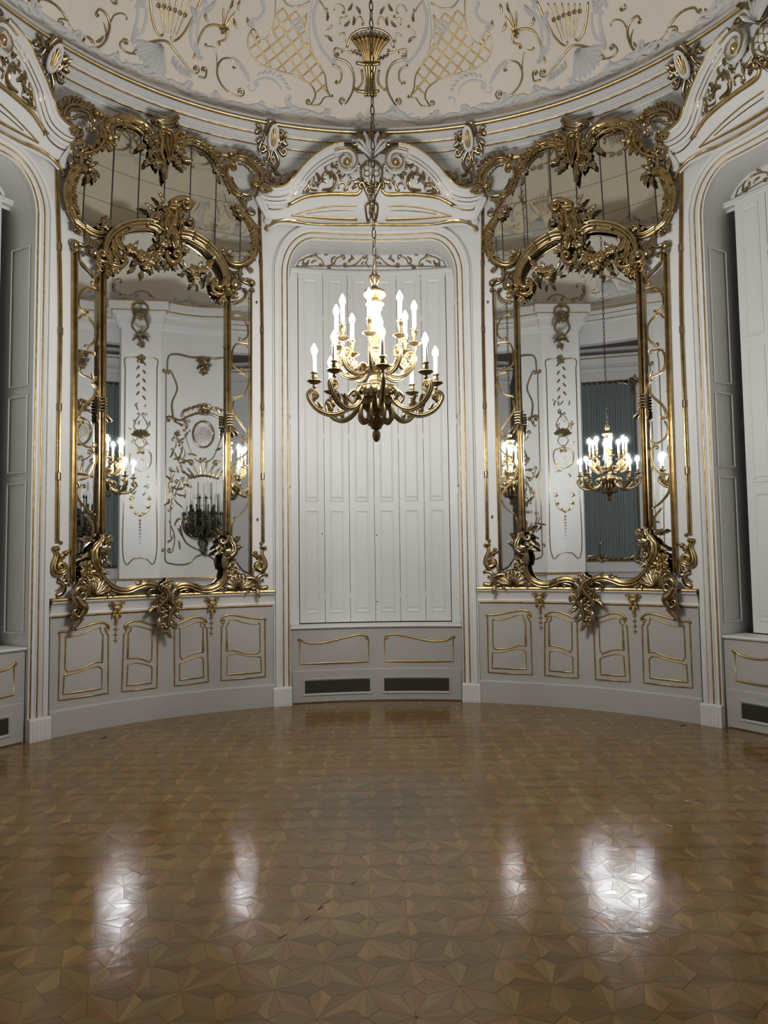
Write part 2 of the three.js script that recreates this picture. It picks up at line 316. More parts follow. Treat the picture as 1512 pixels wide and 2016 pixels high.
// openings with rounded heads
function headPath(half, top, rx, ry, y0 = 0, n = 14) {
  const o = [[-half, y0]];
  for (let i = 0; i <= n; i++) { const a = i / n * Math.PI / 2; o.push([-half + rx * (1 - Math.cos(a)), top - ry * (1 - Math.sin(a))]); }
  for (let i = 1; i < 16; i++) o.push([lerp(-half + rx, half - rx, i / 16), top]);
  for (let i = n; i >= 0; i--) { const a = i / n * Math.PI / 2; o.push([half - rx * (1 - Math.cos(a)), top - ry * (1 - Math.sin(a))]); }
  o.push([half, y0]);
  return o;
}
const headY = (s, half, top, rx, ry) => { const q = Math.abs(s); if (q >= half) return 0; if (q <= half - rx) return top; const k = (q - half + rx) / rx; return top - ry * (1 - Math.sqrt(Math.max(0, 1 - k * k))); };
const RX = 0.3, RY = 0.42;
function windowWall(sc, name) {
  const w = struct(name), m = (u, y, d) => S(sc + u, y, d);
  const back = (u, y, d) => S(sc + u * (1 - 0.055 * clamp(-d / 0.36)), y, d);
  let c = new Col(), rows = [];
  for (let i = 0; i <= 90; i++) { const u = lerp(-BAY - 0.02, BAY + 0.02, i / 90), y0 = headY(u, OPEN, YO, RX, RY); rows.push([0, 0.3, 0.6, 0.8, 1].map((k) => pt(m, u, lerp(y0, 6.4, k), 0))); }
  c.grid(rows); c.build('wall_panel', M.white, w, 30);
  // reveal, panelled
  c = new Col(); const path = headPath(OPEN, YO, RX, RY, 0); sweep(c, back, path, [[0, 0], [0, sc ? -0.6 : -0.36]]); c.build('reveal', M.white, w, 40);
  c = new Col(); const jl = [];
  for (const u of [-1, 1]) for (const [y0, y1] of [[0.95, 2.3], [2.4, 3.1], [3.2, 4.5]]) jl.push([u, y0, y1]);
  for (const [u, y0, y1] of jl) { const q = (a, y, d) => S(sc + u * (OPEN - 0.004 - d) * (1 - 0.055 * clamp(-a / 0.36)), y, a), l = [[-0.06, y0], [-0.3, y0], [-0.3, y1], [-0.06, y1]]; sweep(c, q, u > 0 ? l.reverse() : l, beadProfile(0.008, 0.008), true); }
  c.build('reveal_moulding', M.white, w, 40);
  // casing round the opening
  const P = headPath(OPEN, YO, RX, RY, 0.2);
  c = new Col(); sweep(c, m, P, [[-0.004, -0.02], [-0.004, 0.02], [0.008, 0.026], [0.05, 0.026], [0.056, 0.034], [0.06, 0.034], [0.085, 0.03], [0.1, 0.042], [0.112, 0.046], [0.118, 0.062], [0.14, 0.068], [0.16, 0.062], [0.168, 0.03], [0.18, 0.026], [0.182, 0]]); c.build('casing', M.white, w, 30);
  for (const [o, d, r] of [[0.016, 0.022, 0.009], [0.074, 0.03, 0.008]]) { c = new Col(); sweep(c, m, P, beadProfile(r, r * 1.3, d).map(([a, b]) => [a + o, b])); c.build('casing_bead', M.line, w, 60); }
  for (const u of [-1, 1]) { c = new Col(); const a = u * (OPEN - 0.01), b = u * (OPEN + 0.188); strip(c, m, Math.min(a, b), Math.max(a, b), [[0, 0], [0.075, 0], [0.075, 0.185], [0.066, 0.2], [0, 0.2]], 8); c.build('plinth_block', M.white, w, 30);
    c = new Col(); for (const o of [0.03, 0.065, 0.1, 0.14]) ribbon(c, m, [[u * (OPEN + o), 0.01], [u * (OPEN + o), 0.1], [u * (OPEN + o), 0.19]], 0.012, { d: 0.073, h: 0.5 }); c.build('plinth_reed', M.white, w); }
  if (sc) { c = new Col(); rows = []; for (let i = 0; i <= 20; i++) { const u = lerp(-1.1, 1.1, i / 20); rows.push([0, 5.4].map((y) => pt(back, u, y, -0.6))); } c.grid(rows); c.build('niche_shade_back', M.dark, w, 40); }  // black sheet: the shade of the gap beside the shutters is in its colour
  // lunette above the shutters
  c = new Col(); rows = []; for (let i = 0; i <= 40; i++) { const u = lerp(-1.0, 1.0, i / 40); rows.push([4.9, 5.3].map((y) => pt(back, u, y, -0.35))); } c.grid(rows); c.build('lunette_panel', M.white, w, 40);
  c = new Col(); strip(c, back, -0.96, 0.96, [[-0.35, 4.93], [-0.29, 4.93], [-0.29, 4.95], [-0.27, 4.955], [-0.27, 4.97], [-0.29, 4.99], [-0.31, 5.005], [-0.35, 5.005]]); c.build('head_rail', M.white, w, 30);
  const lun = (u, y, d) => back(u, y, d - 0.35);
  c = new Col(); const lp = []; for (let i = 0; i <= 24; i++) { const u = lerp(-0.84, 0.84, i / 24); lp.push([u, 5.215 - 0.12 * Math.max(0, (Math.abs(u) - 0.5) / 0.34) ** 2]); } lp.push([0.87, 5.03], [-0.87, 5.03]); lp.reverse(); sweep(c, lun, lp, beadProfile(0.006, 0.008), true); c.build('lunette_bead', M.oldGold, w, 60);
  c = new Col();
  for (const u of [-1, 1]) {
    const f = (l) => { const o = []; for (let i = 0; i < l.length; i += 2) o.push([u * l[i], 5.03 + l[i + 1]]); return o; }, T = (d, r, t) => [u * d, r, t];
    scroll(c, lun, f([0.8, 0.04, 0.78, 0.1, 0.68, 0.13, 0.58, 0.1, 0.56, 0.05]), [0.01, 0.008], { a: T(1, 0.03, 1.2), b: T(1, 0.03, 1), h: 1.2 });
    scroll(c, lun, f([0.5, 0.03, 0.44, 0.06, 0.4, 0.13, 0.33, 0.15]), [0.01, 0.007], { a: T(1, 0.025, 1), b: T(1, 0.022, 1.1), h: 1.2 });
    scroll(c, lun, f([0.3, 0.03, 0.22, 0.04, 0.15, 0.09, 0.1, 0.15]), [0.01, 0.007], { a: T(-1, 0.025, 1), b: T(1, 0.02, 1), h: 1.2 });
    scroll(c, lun, f([0.02, 0.02, 0.06, 0.07, 0.04, 0.13]), [0.008, 0.006], { b: T(-1, 0.02, 1), h: 1.2 });
    for (const [x, y, a, l] of [[0.7, 0.05, 2.2, 0.08], [0.62, 0.13, 0.4, 0.06], [0.47, 0.09, 1.9, 0.08], [0.42, 0.05, 0.2, 0.07], [0.27, 0.08, 2.0, 0.09], [0.2, 0.12, 0.6, 0.07], [0.12, 0.06, 2.4, 0.08], [0.55, 0.16, 2.7, 0.05], [0.36, 0.16, 2.9, 0.06], [0.08, 0.16, 2.5, 0.05], [0.74, 0.03, 1.4, 0.06], [0.33, 0.02, 2.6, 0.05]]) leaf(c, lun, [u * x, 5.03 + y], u > 0 ? a : Math.PI - a, l, 0.018, { curl: u * 1.1, h: 0.012 });
  }
  c.build('lunette_ornament', M.oldGold, w);
  return w;
}
windowWall(0, 'wall_center');
windowWall(-SW, 'wall_left_window');
windowWall(SW, 'wall_right_window');

// shutters: two folding leaves-of-three at the middle window, the same at the sides
function shutterSet(sc, label, group) {
  for (const half of [-1, 1]) {
    const g = thing('folding_shutter', label[half < 0 ? 0 : 1], 'shutter', group);
    for (let k = 0; k < 3; k++) {
      const u0 = half < 0 ? -0.815 + k * 0.2717 : k * 0.2717, u1 = u0 + 0.2717;
      const p0 = S(sc + u0 * 1.0, 0, -0.3), p1 = S(sc + u1, 0, -0.3), m = (q, y, d) => { const dx = p1[0] - p0[0], dz = p1[2] - p0[2], l = Math.hypot(dx, dz); return [p0[0] + dx * q - dz / l * d, y, p0[2] + dz * q + dx / l * d]; };
      let c = new Col(); const e = 0.008;
      c.grid([[-0.03, 0.845], [0, 0.845], [0, 4.93], [-0.03, 4.93]].map(([d, y]) => [e, 1 - e].map((q) => pt(m, q, y, d))).reverse());
      for (const q of [e, 1 - e]) { const r = [[-0.03, 0.845], [0, 0.845], [0, 4.93], [-0.03, 4.93]].map(([d, y]) => pt(m, q, y, d)); c.fan(q > 0.5 ? r : r.reverse()); }
      const lf = c.build('shutter_leaf', M.shutter, g, 20);
      for (const [y0, y1] of [[0.96, 2.13], [2.24, 3.5], [3.62, 4.86]]) {
        c = new Col();
        const L = 0.25, R = 0.75, w = 0.29;
        sweep(c, (a, y, d) => m(a / w, y, d), [[L * w, y0], [R * w, y0], [R * w, y1], [L * w, y1]], [[-0.008, 0], [-0.006, 0.007], [0.004, 0.009], [0.012, 0.004], [0.02, 0.001], [0.02, 0]], true);
        c.build('raised_moulding', M.shutter, lf, 25);
        c = new Col(); const i0 = 0.06;
        c.grid([[y0 + 0.05, L + i0], [y1 - 0.05, L + i0]].map(([y]) => [L + i0, R - i0].map((q) => pt(m, q, y, 0.007))).reverse());
        const sh = c; sweep(sh, (a, y, d) => m(a / w, y, d), [[(L + i0) * w, y0 + 0.05], [(R - i0) * w, y0 + 0.05], [(R - i0) * w, y1 - 0.05], [(L + i0) * w, y1 - 0.05]], [[0, 0.007], [-0.016, 0.0005]].reverse(), true);
        sh.build('shutter_panel', M.shutter, lf, 20);
      }
      // hinges, keyhole
      for (const y of (k < 2 ? [1.15, 3.0, 4.4] : [])) { c = new Col(); ribbon(c, (a, yy, d) => m(1 + a / 0.29, yy, d), [[0, y - 0.03], [0, y], [0, y + 0.03]], 0.004, { h: 1.2 }); c.build('hinge', M.shutter, lf); }
      if ((half > 0 && k === 0) || (half < 0 && k === 0)) for (const y of half > 0 ? [1.07, 1.84] : [1.86]) { c = new Col(); ball(c, (a, yy, d) => m(a / 0.29, yy, d), [half > 0 ? 0.02 : 0.262, y], 0.008, 0.006); c.build('keyhole', M.dark, lf); }
    }
    rebase(g);
  }
}
shutterSet(0, ['tall white three-leaf folding shutter of the middle window, on the side towards the candelabra-reflecting mirror', 'tall white three-leaf folding shutter with keyholes, middle window, towards the curtain-reflecting mirror']);
for (const u of [-1, 1]) shutterSet(u * SW, u < 0 ? ['white folding shutter of the left-edge window, mostly outside the picture', 'white folding shutter at the left edge of the picture beside the dark reveal'] : ['white folding shutter at the right edge of the picture beside the dark reveal', 'white folding shutter of the right-edge window, mostly outside the picture']);
// side stiles between shutters and reveal
for (const [sc, n] of [[0, 'wall_center']]) {
  const w = scene.getObjectByName(n), back = (u, y, d) => S(sc + u, y, d);
  for (const u of [-1, 1]) { const c = new Col(), a = u * 0.82, b = u * 0.925; strip(c, back, Math.min(a, b), Math.max(a, b), [[-0.36, 0.83], [-0.31, 0.83], [-0.31, 4.95], [-0.36, 4.95]], 3); c.build('shutter_stile', M.shutter, w, 30); }
}

// radiator cabinets under the windows
function radiator(sc, label) {
  const g = thing('radiator_cabinet', label, 'radiator cabinet', 'radiator cabinets under the windows'), bk = (u, y, d) => S(sc + u * (1 - 0.055 * clamp(-d / 0.36)), y, d), H = 0.8, E = OPEN - 0.008;
  const K = sheet(540, 1180, 3.78), mir = (l) => l.map(([s, y]) => [-s, y]);
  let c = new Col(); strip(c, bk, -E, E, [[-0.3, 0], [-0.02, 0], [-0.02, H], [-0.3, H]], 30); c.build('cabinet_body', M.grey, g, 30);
  c = new Col(); strip(c, bk, -E, E, [[-0.33, H], [-0.015, H], [0.005, H + 0.008], [0.01, H + 0.02], [0.005, H + 0.03], [-0.33, H + 0.032]], 30); c.build('sill_board', M.shutter, g, 30);
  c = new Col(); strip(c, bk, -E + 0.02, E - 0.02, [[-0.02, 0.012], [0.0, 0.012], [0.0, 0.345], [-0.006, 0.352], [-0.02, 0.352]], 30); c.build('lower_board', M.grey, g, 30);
  const md = (u, y, d) => bk(u, y, d - 0.02);
  for (const u of [-1, 1]) {
    const f = (l) => { const o = []; for (let i = 0; i < l.length; i += 2) o.push([u * l[i], l[i + 1]]); return o; };
    c = new Col();
    ribbon(c, md, f([0.09, 0.68, 0.09, 0.43, 0.85, 0.43, 0.85, 0.7]), 0.008, { raw: true, h: 1.1 });
    scroll(c, md, f([0.85, 0.7, 0.8, 0.665, 0.66, 0.645, 0.5, 0.665, 0.32, 0.705, 0.18, 0.725, 0.11, 0.71]), 0.0105, { a: [u, 0.014, 1], b: [u, 0.018, 1.1], h: 1.2 });
    c.build('panel_moulding', M.line, g);
    // grille
    const x0 = 0.075, x1 = 0.8, y0 = 0.1, y1 = 0.245, a = u > 0 ? x0 : -x1, b = u > 0 ? x1 : -x0;
    c = new Col(); sweep(c, bk, [[a, y0], [b, y0], [b, y1], [a, y1]].flatMap((q, i, l) => { const n = l[(i + 1) % 4]; return i % 2 ? [q] : Array.from({ length: 10 }, (_, k) => [lerp(q[0], n[0], k / 10), lerp(q[1], n[1], k / 10)]); }), [[-0.022, 0], [-0.02, 0.008], [-0.01, 0.01], [0.004, 0.002], [0.006, -0.01]], true);
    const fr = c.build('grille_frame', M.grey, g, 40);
    c = new Col(); strip(c, bk, a, b, [[-0.004, y0], [0.0012, y0], [0.0012, y1], [-0.004, y1]], 12); c.build('grille_recess', M.dark, fr, 30);
    c = new Col();
    const st = 0.012; for (let x = a; x < b; x += st) ribbon(c, bk, [[x, y0], [x + 0.0001, y1]], 0.0014, { raw: true, p: 's', d: 0.001 });
    for (let y = y0; y < y1; y += st) { const l = []; for (let k = 0; k <= 8; k++) l.push([lerp(a, b, k / 8), y]); ribbon(c, bk, l, 0.0014, { raw: true, p: 's', d: 0.001 }); }
    const gm = c.build('grille_mesh', M.iron, fr); gm.userData.kind = 'stuff';
  }
  return rebase(g);
}
radiator(0, 'white curved radiator cabinet with two dark grilles under the middle window');
radiator(-SW, 'white radiator cabinet cut by the left edge of the picture');
radiator(SW, 'white radiator cabinet cut by the right edge of the picture');

// great cornice round the oval
{
  const w = struct('cornice'), y2 = Y(571, 271, 0.2), y3 = Y(571, 293.5, 0.1), yb = Y(571, 306, 0.03), SE = t2s(Math.PI) - 1e-4;
  const body = [[0, yb - 0.01], [0.02, yb - 0.008], [0.03, yb + 0.012], [0.045, yb + 0.015], [0.05, lerp(yb, y3, 0.6)], [0.075, lerp(yb, y3, 0.7)], [0.085, y3 - 0.006], [0.1, y3 + 0.006], [0.104, lerp(y3, y2, 0.22)], [0.112, lerp(y3, y2, 0.225)], [0.114, lerp(y3, y2, 0.34)], [0.106, lerp(y3, y2, 0.36)], [0.11, lerp(y3, y2, 0.5)], [0.13, lerp(y3, y2, 0.55)], [0.135, lerp(y3, y2, 0.7)], [0.15, lerp(y3, y2, 0.72)], [0.16, lerp(y3, y2, 0.86)], [0.185, y2 - 0.01], [0.2, y2 + 0.008], [0.21, lerp(y2, YC, 0.3)], [0.225, lerp(y2, YC, 0.32)], [0.228, lerp(y2, YC, 0.46)], [0.22, lerp(y2, YC, 0.48)], [0.24, lerp(y2, YC, 0.66)], [0.27, lerp(y2, YC, 0.85)], [0.285, YC - 0.014], [0.3, YC + 0.01], [0.27, YC + 0.035], [0.0, YC + 0.06]];
  const cornice = (a, b) => {
    let c = new Col(); strip(c, S, a, b, body); c.build('cornice_moulding', M.white, w, 22);
    for (const [d, y, r] of [[0.093, y3, 0.008], [0.193, y2, 0.009], [0.294, YC, 0.014]]) { c = new Col(); strip(c, S, a, b, [[d - r, y - r], [d + r * 0.3, y - r * 0.9], [d + r, y], [d + r * 0.5, y + r * 0.9], [d - r, y + r]]); c.build('cornice_bead', M.line, w, 50); }
  };
  cornice(-SE, -SW); cornice(-SW, 0); cornice(0, SW); cornice(SW, SE);
}

// ---------- coved ceiling ----------
const AD = A - 0.07, BD = B - 0.07, Y0 = YC + 0.05, HD = 1.75;
const domeY = (q) => Y0 + HD * Math.pow(Math.max(0, 1 - Math.pow(q, 2.1)), 0.62);
// ceiling map: u along the ring (metres at the ring), v up the cove from the ring (metres), d down into the room
const NV = 400, cove = [[0, 1, Y0]];
for (let i = 1; i <= NV; i++) { const q = 1 - (i / NV) ** 1.6, y = domeY(q), p = cove[i - 1]; cove.push([p[0] + Math.hypot((p[1] - q) * 3.24, y - p[2]), q, y]); }
const RM = 3.24;
function DM(u, v, d = 0) {
  const t = u / RM; let i = 0; if (v <= 0) { i = 0; } else { let lo = 0, hi = NV; while (hi - lo > 1) { const m = (lo + hi) >> 1; if (cove[m][0] <= v) lo = m; else hi = m; } i = lo; }
  const a = cove[i], b = cove[Math.min(NV, i + 1)], k = (v - a[0]) / Math.max(1e-9, b[0] - a[0]), q = lerp(a[1], b[1], v < 0 ? 0 : k), y = v < 0 ? Y0 + v : lerp(a[2], b[2], k);
  const dq = (a[1] - b[1]) * RM, dy = b[2] - a[2], l = Math.hypot(dq, dy) || 1, nr = dy / l, ny = -dq / l;   // inward and down
  const st = Math.sin(t), ct = Math.cos(t);
  return [(AD * q - nr * d) * st, y + ny * d, -(BD * q - nr * d) * ct];
}
const ringAt = (v) => { let lo = 0, hi = NV; while (hi - lo > 1) { const m = (lo + hi) >> 1; if (cove[m][0] <= v) lo = m; else hi = m; } return cove[lo][1]; };
function DW(px, py) {       // where a sight line meets the cove, as [u, v]
  const r = sight(px, py), f = (l) => { const x = CAM[0] + r[0] * l, y = CAM[1] + r[1] * l, z = CAM[2] + r[2] * l, q = Math.hypot(x / AD, z / BD); return [q < 1 ? y - domeY(q) : (z < 0 ? 1 : -1), x, y, z, q]; };
  let lo = 0, hi = 14; for (let l = 1; l < 14; l += 0.05) if (f(l)[0] > 0) { hi = l; lo = l - 0.05; break; }
  for (let i = 0; i < 40; i++) { const m = (lo + hi) / 2; if (f(m)[0] > 0) hi = m; else lo = m; }
  const [, x, y, z, q] = f(lo); let i = 0; while (i < NV && cove[i][1] > q) i++;
  const a = cove[Math.max(0, i - 1)], b = cove[i], k = i ? (a[1] - q) / Math.max(1e-9, a[1] - b[1]) : 0;
  return [RM * Math.atan2(x / AD, -z / BD), i ? lerp(a[0], b[0], k) : 0];
}
const sheetD = (x0, y0, k) => (l) => { const o = []; for (let i = 0; i < l.length; i += 2) o.push(DW(x0 + l[i] / k, y0 + l[i + 1] / k)); return o; };
const J1 = sheetD(0, 0, 3.024), J2 = sheetD(480, 0, 2.908);
const AX = DW(738, 150)[0];                     // the middle axis as surveyed
const centred = (l) => l.map(([u, v]) => [u - AX, v]);
const ceiling = struct('ceiling');
{
  let c = new Col(), rows = [];
  for (let i = 0; i <= 60; i++) { const v = cove[NV][0] * (i / 60) * 0.999, row = []; for (let j = 0; j < 128; j++) row.push(pt(DM, RM * (j / 128 * 2 - 1) * Math.PI, v, 0)); rows.push(row); }
  c.grid(rows, true); c.build('vault', M.ceiling, ceiling);
  c = new Col(); rows = []; for (const [d, y] of [[-0.1, 0], [0.24, 0]]) { const row = []; for (let j = 0; j < 128; j++) { const t = (j / 128 * 2 - 1) * Math.PI; row.push([(AD + d * -1) * Math.sin(t), Y0 - 0.005, -(BD - d) * Math.cos(t)]); } rows.push(row); } c.grid(rows, true); c.build('cove_ledge', M.white, ceiling);
}
// the crawling stucco wave that edges the cove
{
  const white = new Col();
  const U = RM * Math.PI, N = 170;
  for (let i = 0; i < N; i++) {
    const u = -U + 2 * U * (i + 0.5 * rnd()) / N, L = 0.2 + 0.16 * rnd(), v = 0.2 + 0.035 * Math.sin(u * 5.3 + Math.sin(u * 2.1)) + 0.03 * rnd(), l = [];
    for (let k = 0; k <= 6; k++) l.push([u + L * (k / 6 - 0.5), v + 0.018 * Math.sin(k * 1.3 + i) + 0.012 * (rnd() - 0.5)]);
    ribbon(white, DM, l, [0.006, 0.026 + 0.012 * rnd(), 0.02, 0.006], { h: 0.9, n: 12, d: 0.004 });
    if (i % 2) { const q = []; for (let k = 0; k <= 5; k++) q.push([u + 0.13 * (k / 5 - 0.5), v - 0.05 + 0.014 * Math.sin(k * 1.7 + i * 2)]); ribbon(white, DM, q, [0.004, 0.016, 0.004], { h: 1.1, n: 9 }); }
    if (i % 3 === 0) { const s = rnd() < 0.5 ? 1 : -1, r = 0.022 + 0.024 * rnd(); scroll(white, DM, [[u - s * 0.08, v], [u - s * 0.02, v + 0.03], [u + s * 0.012, v + 0.075]], [0.022, 0.022, 0.016], { b: [-s, r, 0.75], h: 1.1 }); leaf(white, DM, [u + s * 0.03, v + 0.02], Math.PI / 2 + (rnd() - 0.5) * 1.4, 0.06 + 0.05 * rnd(), 0.02, { curl: s, h: 0.02 }); }
  }
  white.build('stucco_wave', M.stucco, ceiling);
}
const ceilingParts = [];
function ceilPart(c, name, mat) {     // a piece of the far half, its like on the near half
  const m = c.build(name, mat, ceiling); ceilingParts.push(m);
  return m;
}
const both = (fn) => { for (const u of [1, -1]) fn((l) => l.map(([a, b]) => [u * a, b]), u); };   // left as drawn (u = 1), right mirrored
// central basket of gilt flutes with its hood
{
  const m = (l) => centred(J2(l));
  let c = new Col();
  const f0 = m([740, 355])[0], ft = m([740, 175])[0];
  const H = ft[1] - f0[1], half = Math.abs(m([640, 250])[0][0]);
  for (let i = -4; i <= 4; i++) { const k = i / 4.4; ribbon(c, DM, [[k * half * 0.28, f0[1]], [k * half * 0.55, f0[1] + H * 0.4], [k * half * 1.0, f0[1] + H * (0.86 - 0.16 * k * k)]], [0.012, 0.018, 0.026], { h: 1.5, d: 0.02 }); ball(c, DM, [k * half * 1.03, f0[1] + H * (0.9 - 0.17 * k * k)], 0.024, 0.04, 0.03); }
  ribbon(c, DM, m([670, 360, 740, 368, 805, 362]), 0.02, { h: 1.6 });
  for (const k of [-1, -0.33, 0.33, 1]) ribbon(c, DM, [[k * 0.05, f0[1] - 0.02], [k * 0.035, f0[1] - 0.15], [k * 0.05, f0[1] - 0.33]], [0.02, 0.014, 0.018], { h: 1.3, d: 0.01 });
  both((q) => scroll(c, DM, q(m([700, 400, 705, 470, 672, 515])), [0.014, 0.01], { b: [-1 * Math.sign(q([[1, 0]])[0][0]), 0.018, 1], h: 1.2 }));
  ribbon(c, DM, m([672, 520, 740, 528, 800, 520]), 0.018, { h: 1.3 });
  ceilPart(c, 'gilt_basket', M.gold);
  c = new Col();
  const hood = m([615, 270, 640, 205, 690, 172, 740, 163]); both((q) => { ribbon(c, DM, q(hood), 0.014, { h: 1.2 }); });
  both((q) => fringe(c, DM, q(m([640, 300, 700, 325])), 3, 0.07, 1, {}));
  both((q, u) => scroll(c, DM, q(m([615, 270, 612, 290, 640, 300])), [0.012, 0.01], { b: [u, 0.02, 0.9] }));
  ceilPart(c, 'basket_hood', M.oldGold);
}
both((q, u) => {
  const m = (l) => q(centred(J2(l)));
  let c = new Col();
  // long C frame round the basket
  scroll(c, DM, m([448, 0, 425, 80, 432, 180, 470, 280, 530, 355]), [0.016, 0.02, 0.014], { b: [u, 0.03, 1], h: 1 });
  ribbon(c, DM, m([418, 0, 405, 90, 400, 200, 420, 300, 455, 380]), 0.007, { h: 1.2 });
  ceilPart(c, 'frame_scroll', M.stucco);
  c = new Col();
  scroll(c, DM, m([560, 335, 620, 360, 655, 430, 650, 520, 615, 590]), [0.013, 0.013, 0.01], { b: [u * -1, 0.045, 1.2], a: [u, 0.03, 0.8], h: 1 });
  scroll(c, DM, m([535, 370, 580, 400, 585, 450, 570, 478]), [0.012, 0.009], { b: [-u, 0.022, 1.1], h: 1.1 });
  scroll(c, DM, m([545, 320, 545, 280, 590, 285]), [0.012, 0.008], { b: [-u, 0.02, 0.9], h: 1.1 });
  // small sprays inside the frame
  for (const l of [[490, 210, 500, 175, 530, 160], [570, 200, 600, 190, 600, 230], [540, 60, 560, 28, 595, 40, 600, 70], [660, 120, 690, 95, 710, 130], [575, 140, 575, 105, 610, 105], [450, 0, 475, 30, 490, 60]]) scroll(c, DM, m(l), [0.009, 0.007], { b: [u * (l[0] % 4 ? 1 : -1), 0.018, 0.9], h: 1.1 });
  for (const [x, y, a] of [[650, 145, 1.2], [690, 80, 1.9], [620, 60, 0.6], [530, 240, 2.2], [500, 120, 1.3], [600, 150, 0.4]]) leaf(c, DM, m([x, y])[0], u > 0 ? a : Math.PI - a, 0.09, 0.022, { curl: u * 0.9 });
  ceilPart(c, 'scroll_spray', M.oldGold);
  // trellis cartouche: gold lattice inside a scrolled border
  const inner = m([385, 80, 380, 165, 392, 230, 425, 320, 490, 430, 500, 500, 520, 552]), outer = m([205, 40, 200, 120, 180, 190, 130, 238, 90, 210, 82, 178, 55, 215, 60, 300, 110, 365, 220, 410, 330, 440, 420, 500, 435, 560]);
  c = new Col();
  scroll(c, DM, inner, 0.008, { h: 1.2, b: [u, 0.02, 0.7] });
  ribbon(c, DM, m([205, -30, 205, 40, 200, 120, 180, 190, 130, 238, 95, 215]), 0.007, { h: 1.2 });
  scroll(c, DM, m([110, 215, 80, 172, 50, 220, 60, 300, 110, 365, 220, 410, 330, 440, 420, 500, 437, 550, 415, 595]), 0.008, { h: 1.2, b: [-u, 0.035, 1.1], a: [u, 0.02, 0.9] });
  ribbon(c, DM, m([415, 605, 460, 600, 490, 560, 520, 555]), 0.007, { h: 1.2 });
  ribbon(c, DM, m([235, -20, 280, 35, 350, 38, 400, 10]), 0.008, { h: 1.2 });
  ceilPart(c, 'trellis_border', M.oldGold);
  // lattice bars clipped to the cartouche
  const poly = [...smooth(outer, 50), ...smooth(inner, 40).reverse()], inside = (x, y) => { let r = false; for (let i = 0, j = poly.length - 1; i < poly.length; j = i++) { const [a, b] = poly[i], [e, f] = poly[j]; if ((b > y) !== (f > y) && x < (e - a) * (y - b) / (f - b) + a) r = !r; } return r; };
  const step = 0.105, ctr = m([300, 250])[0];
  for (const dir of [1, -1]) for (let k = -14; k <= 14; k++) {
    let run = [];
    const flush = () => { if (run.length > 2) { const cc = new Col(); ribbon(cc, DM, run, 0.0085, { raw: true, p: 's', h: 0.9 }); ceilPart(cc, 'lattice_bar', M.line); } run = []; };
    for (let t = -0.9; t <= 0.9; t += 0.025) { const x = ctr[0] + t * 0.707 + k * step * 0.707, y = ctr[1] + dir * (t - k * step) * 0.707; if (inside(x, y)) run.push([x, y]); else flush(); }
    flush();
  }
});
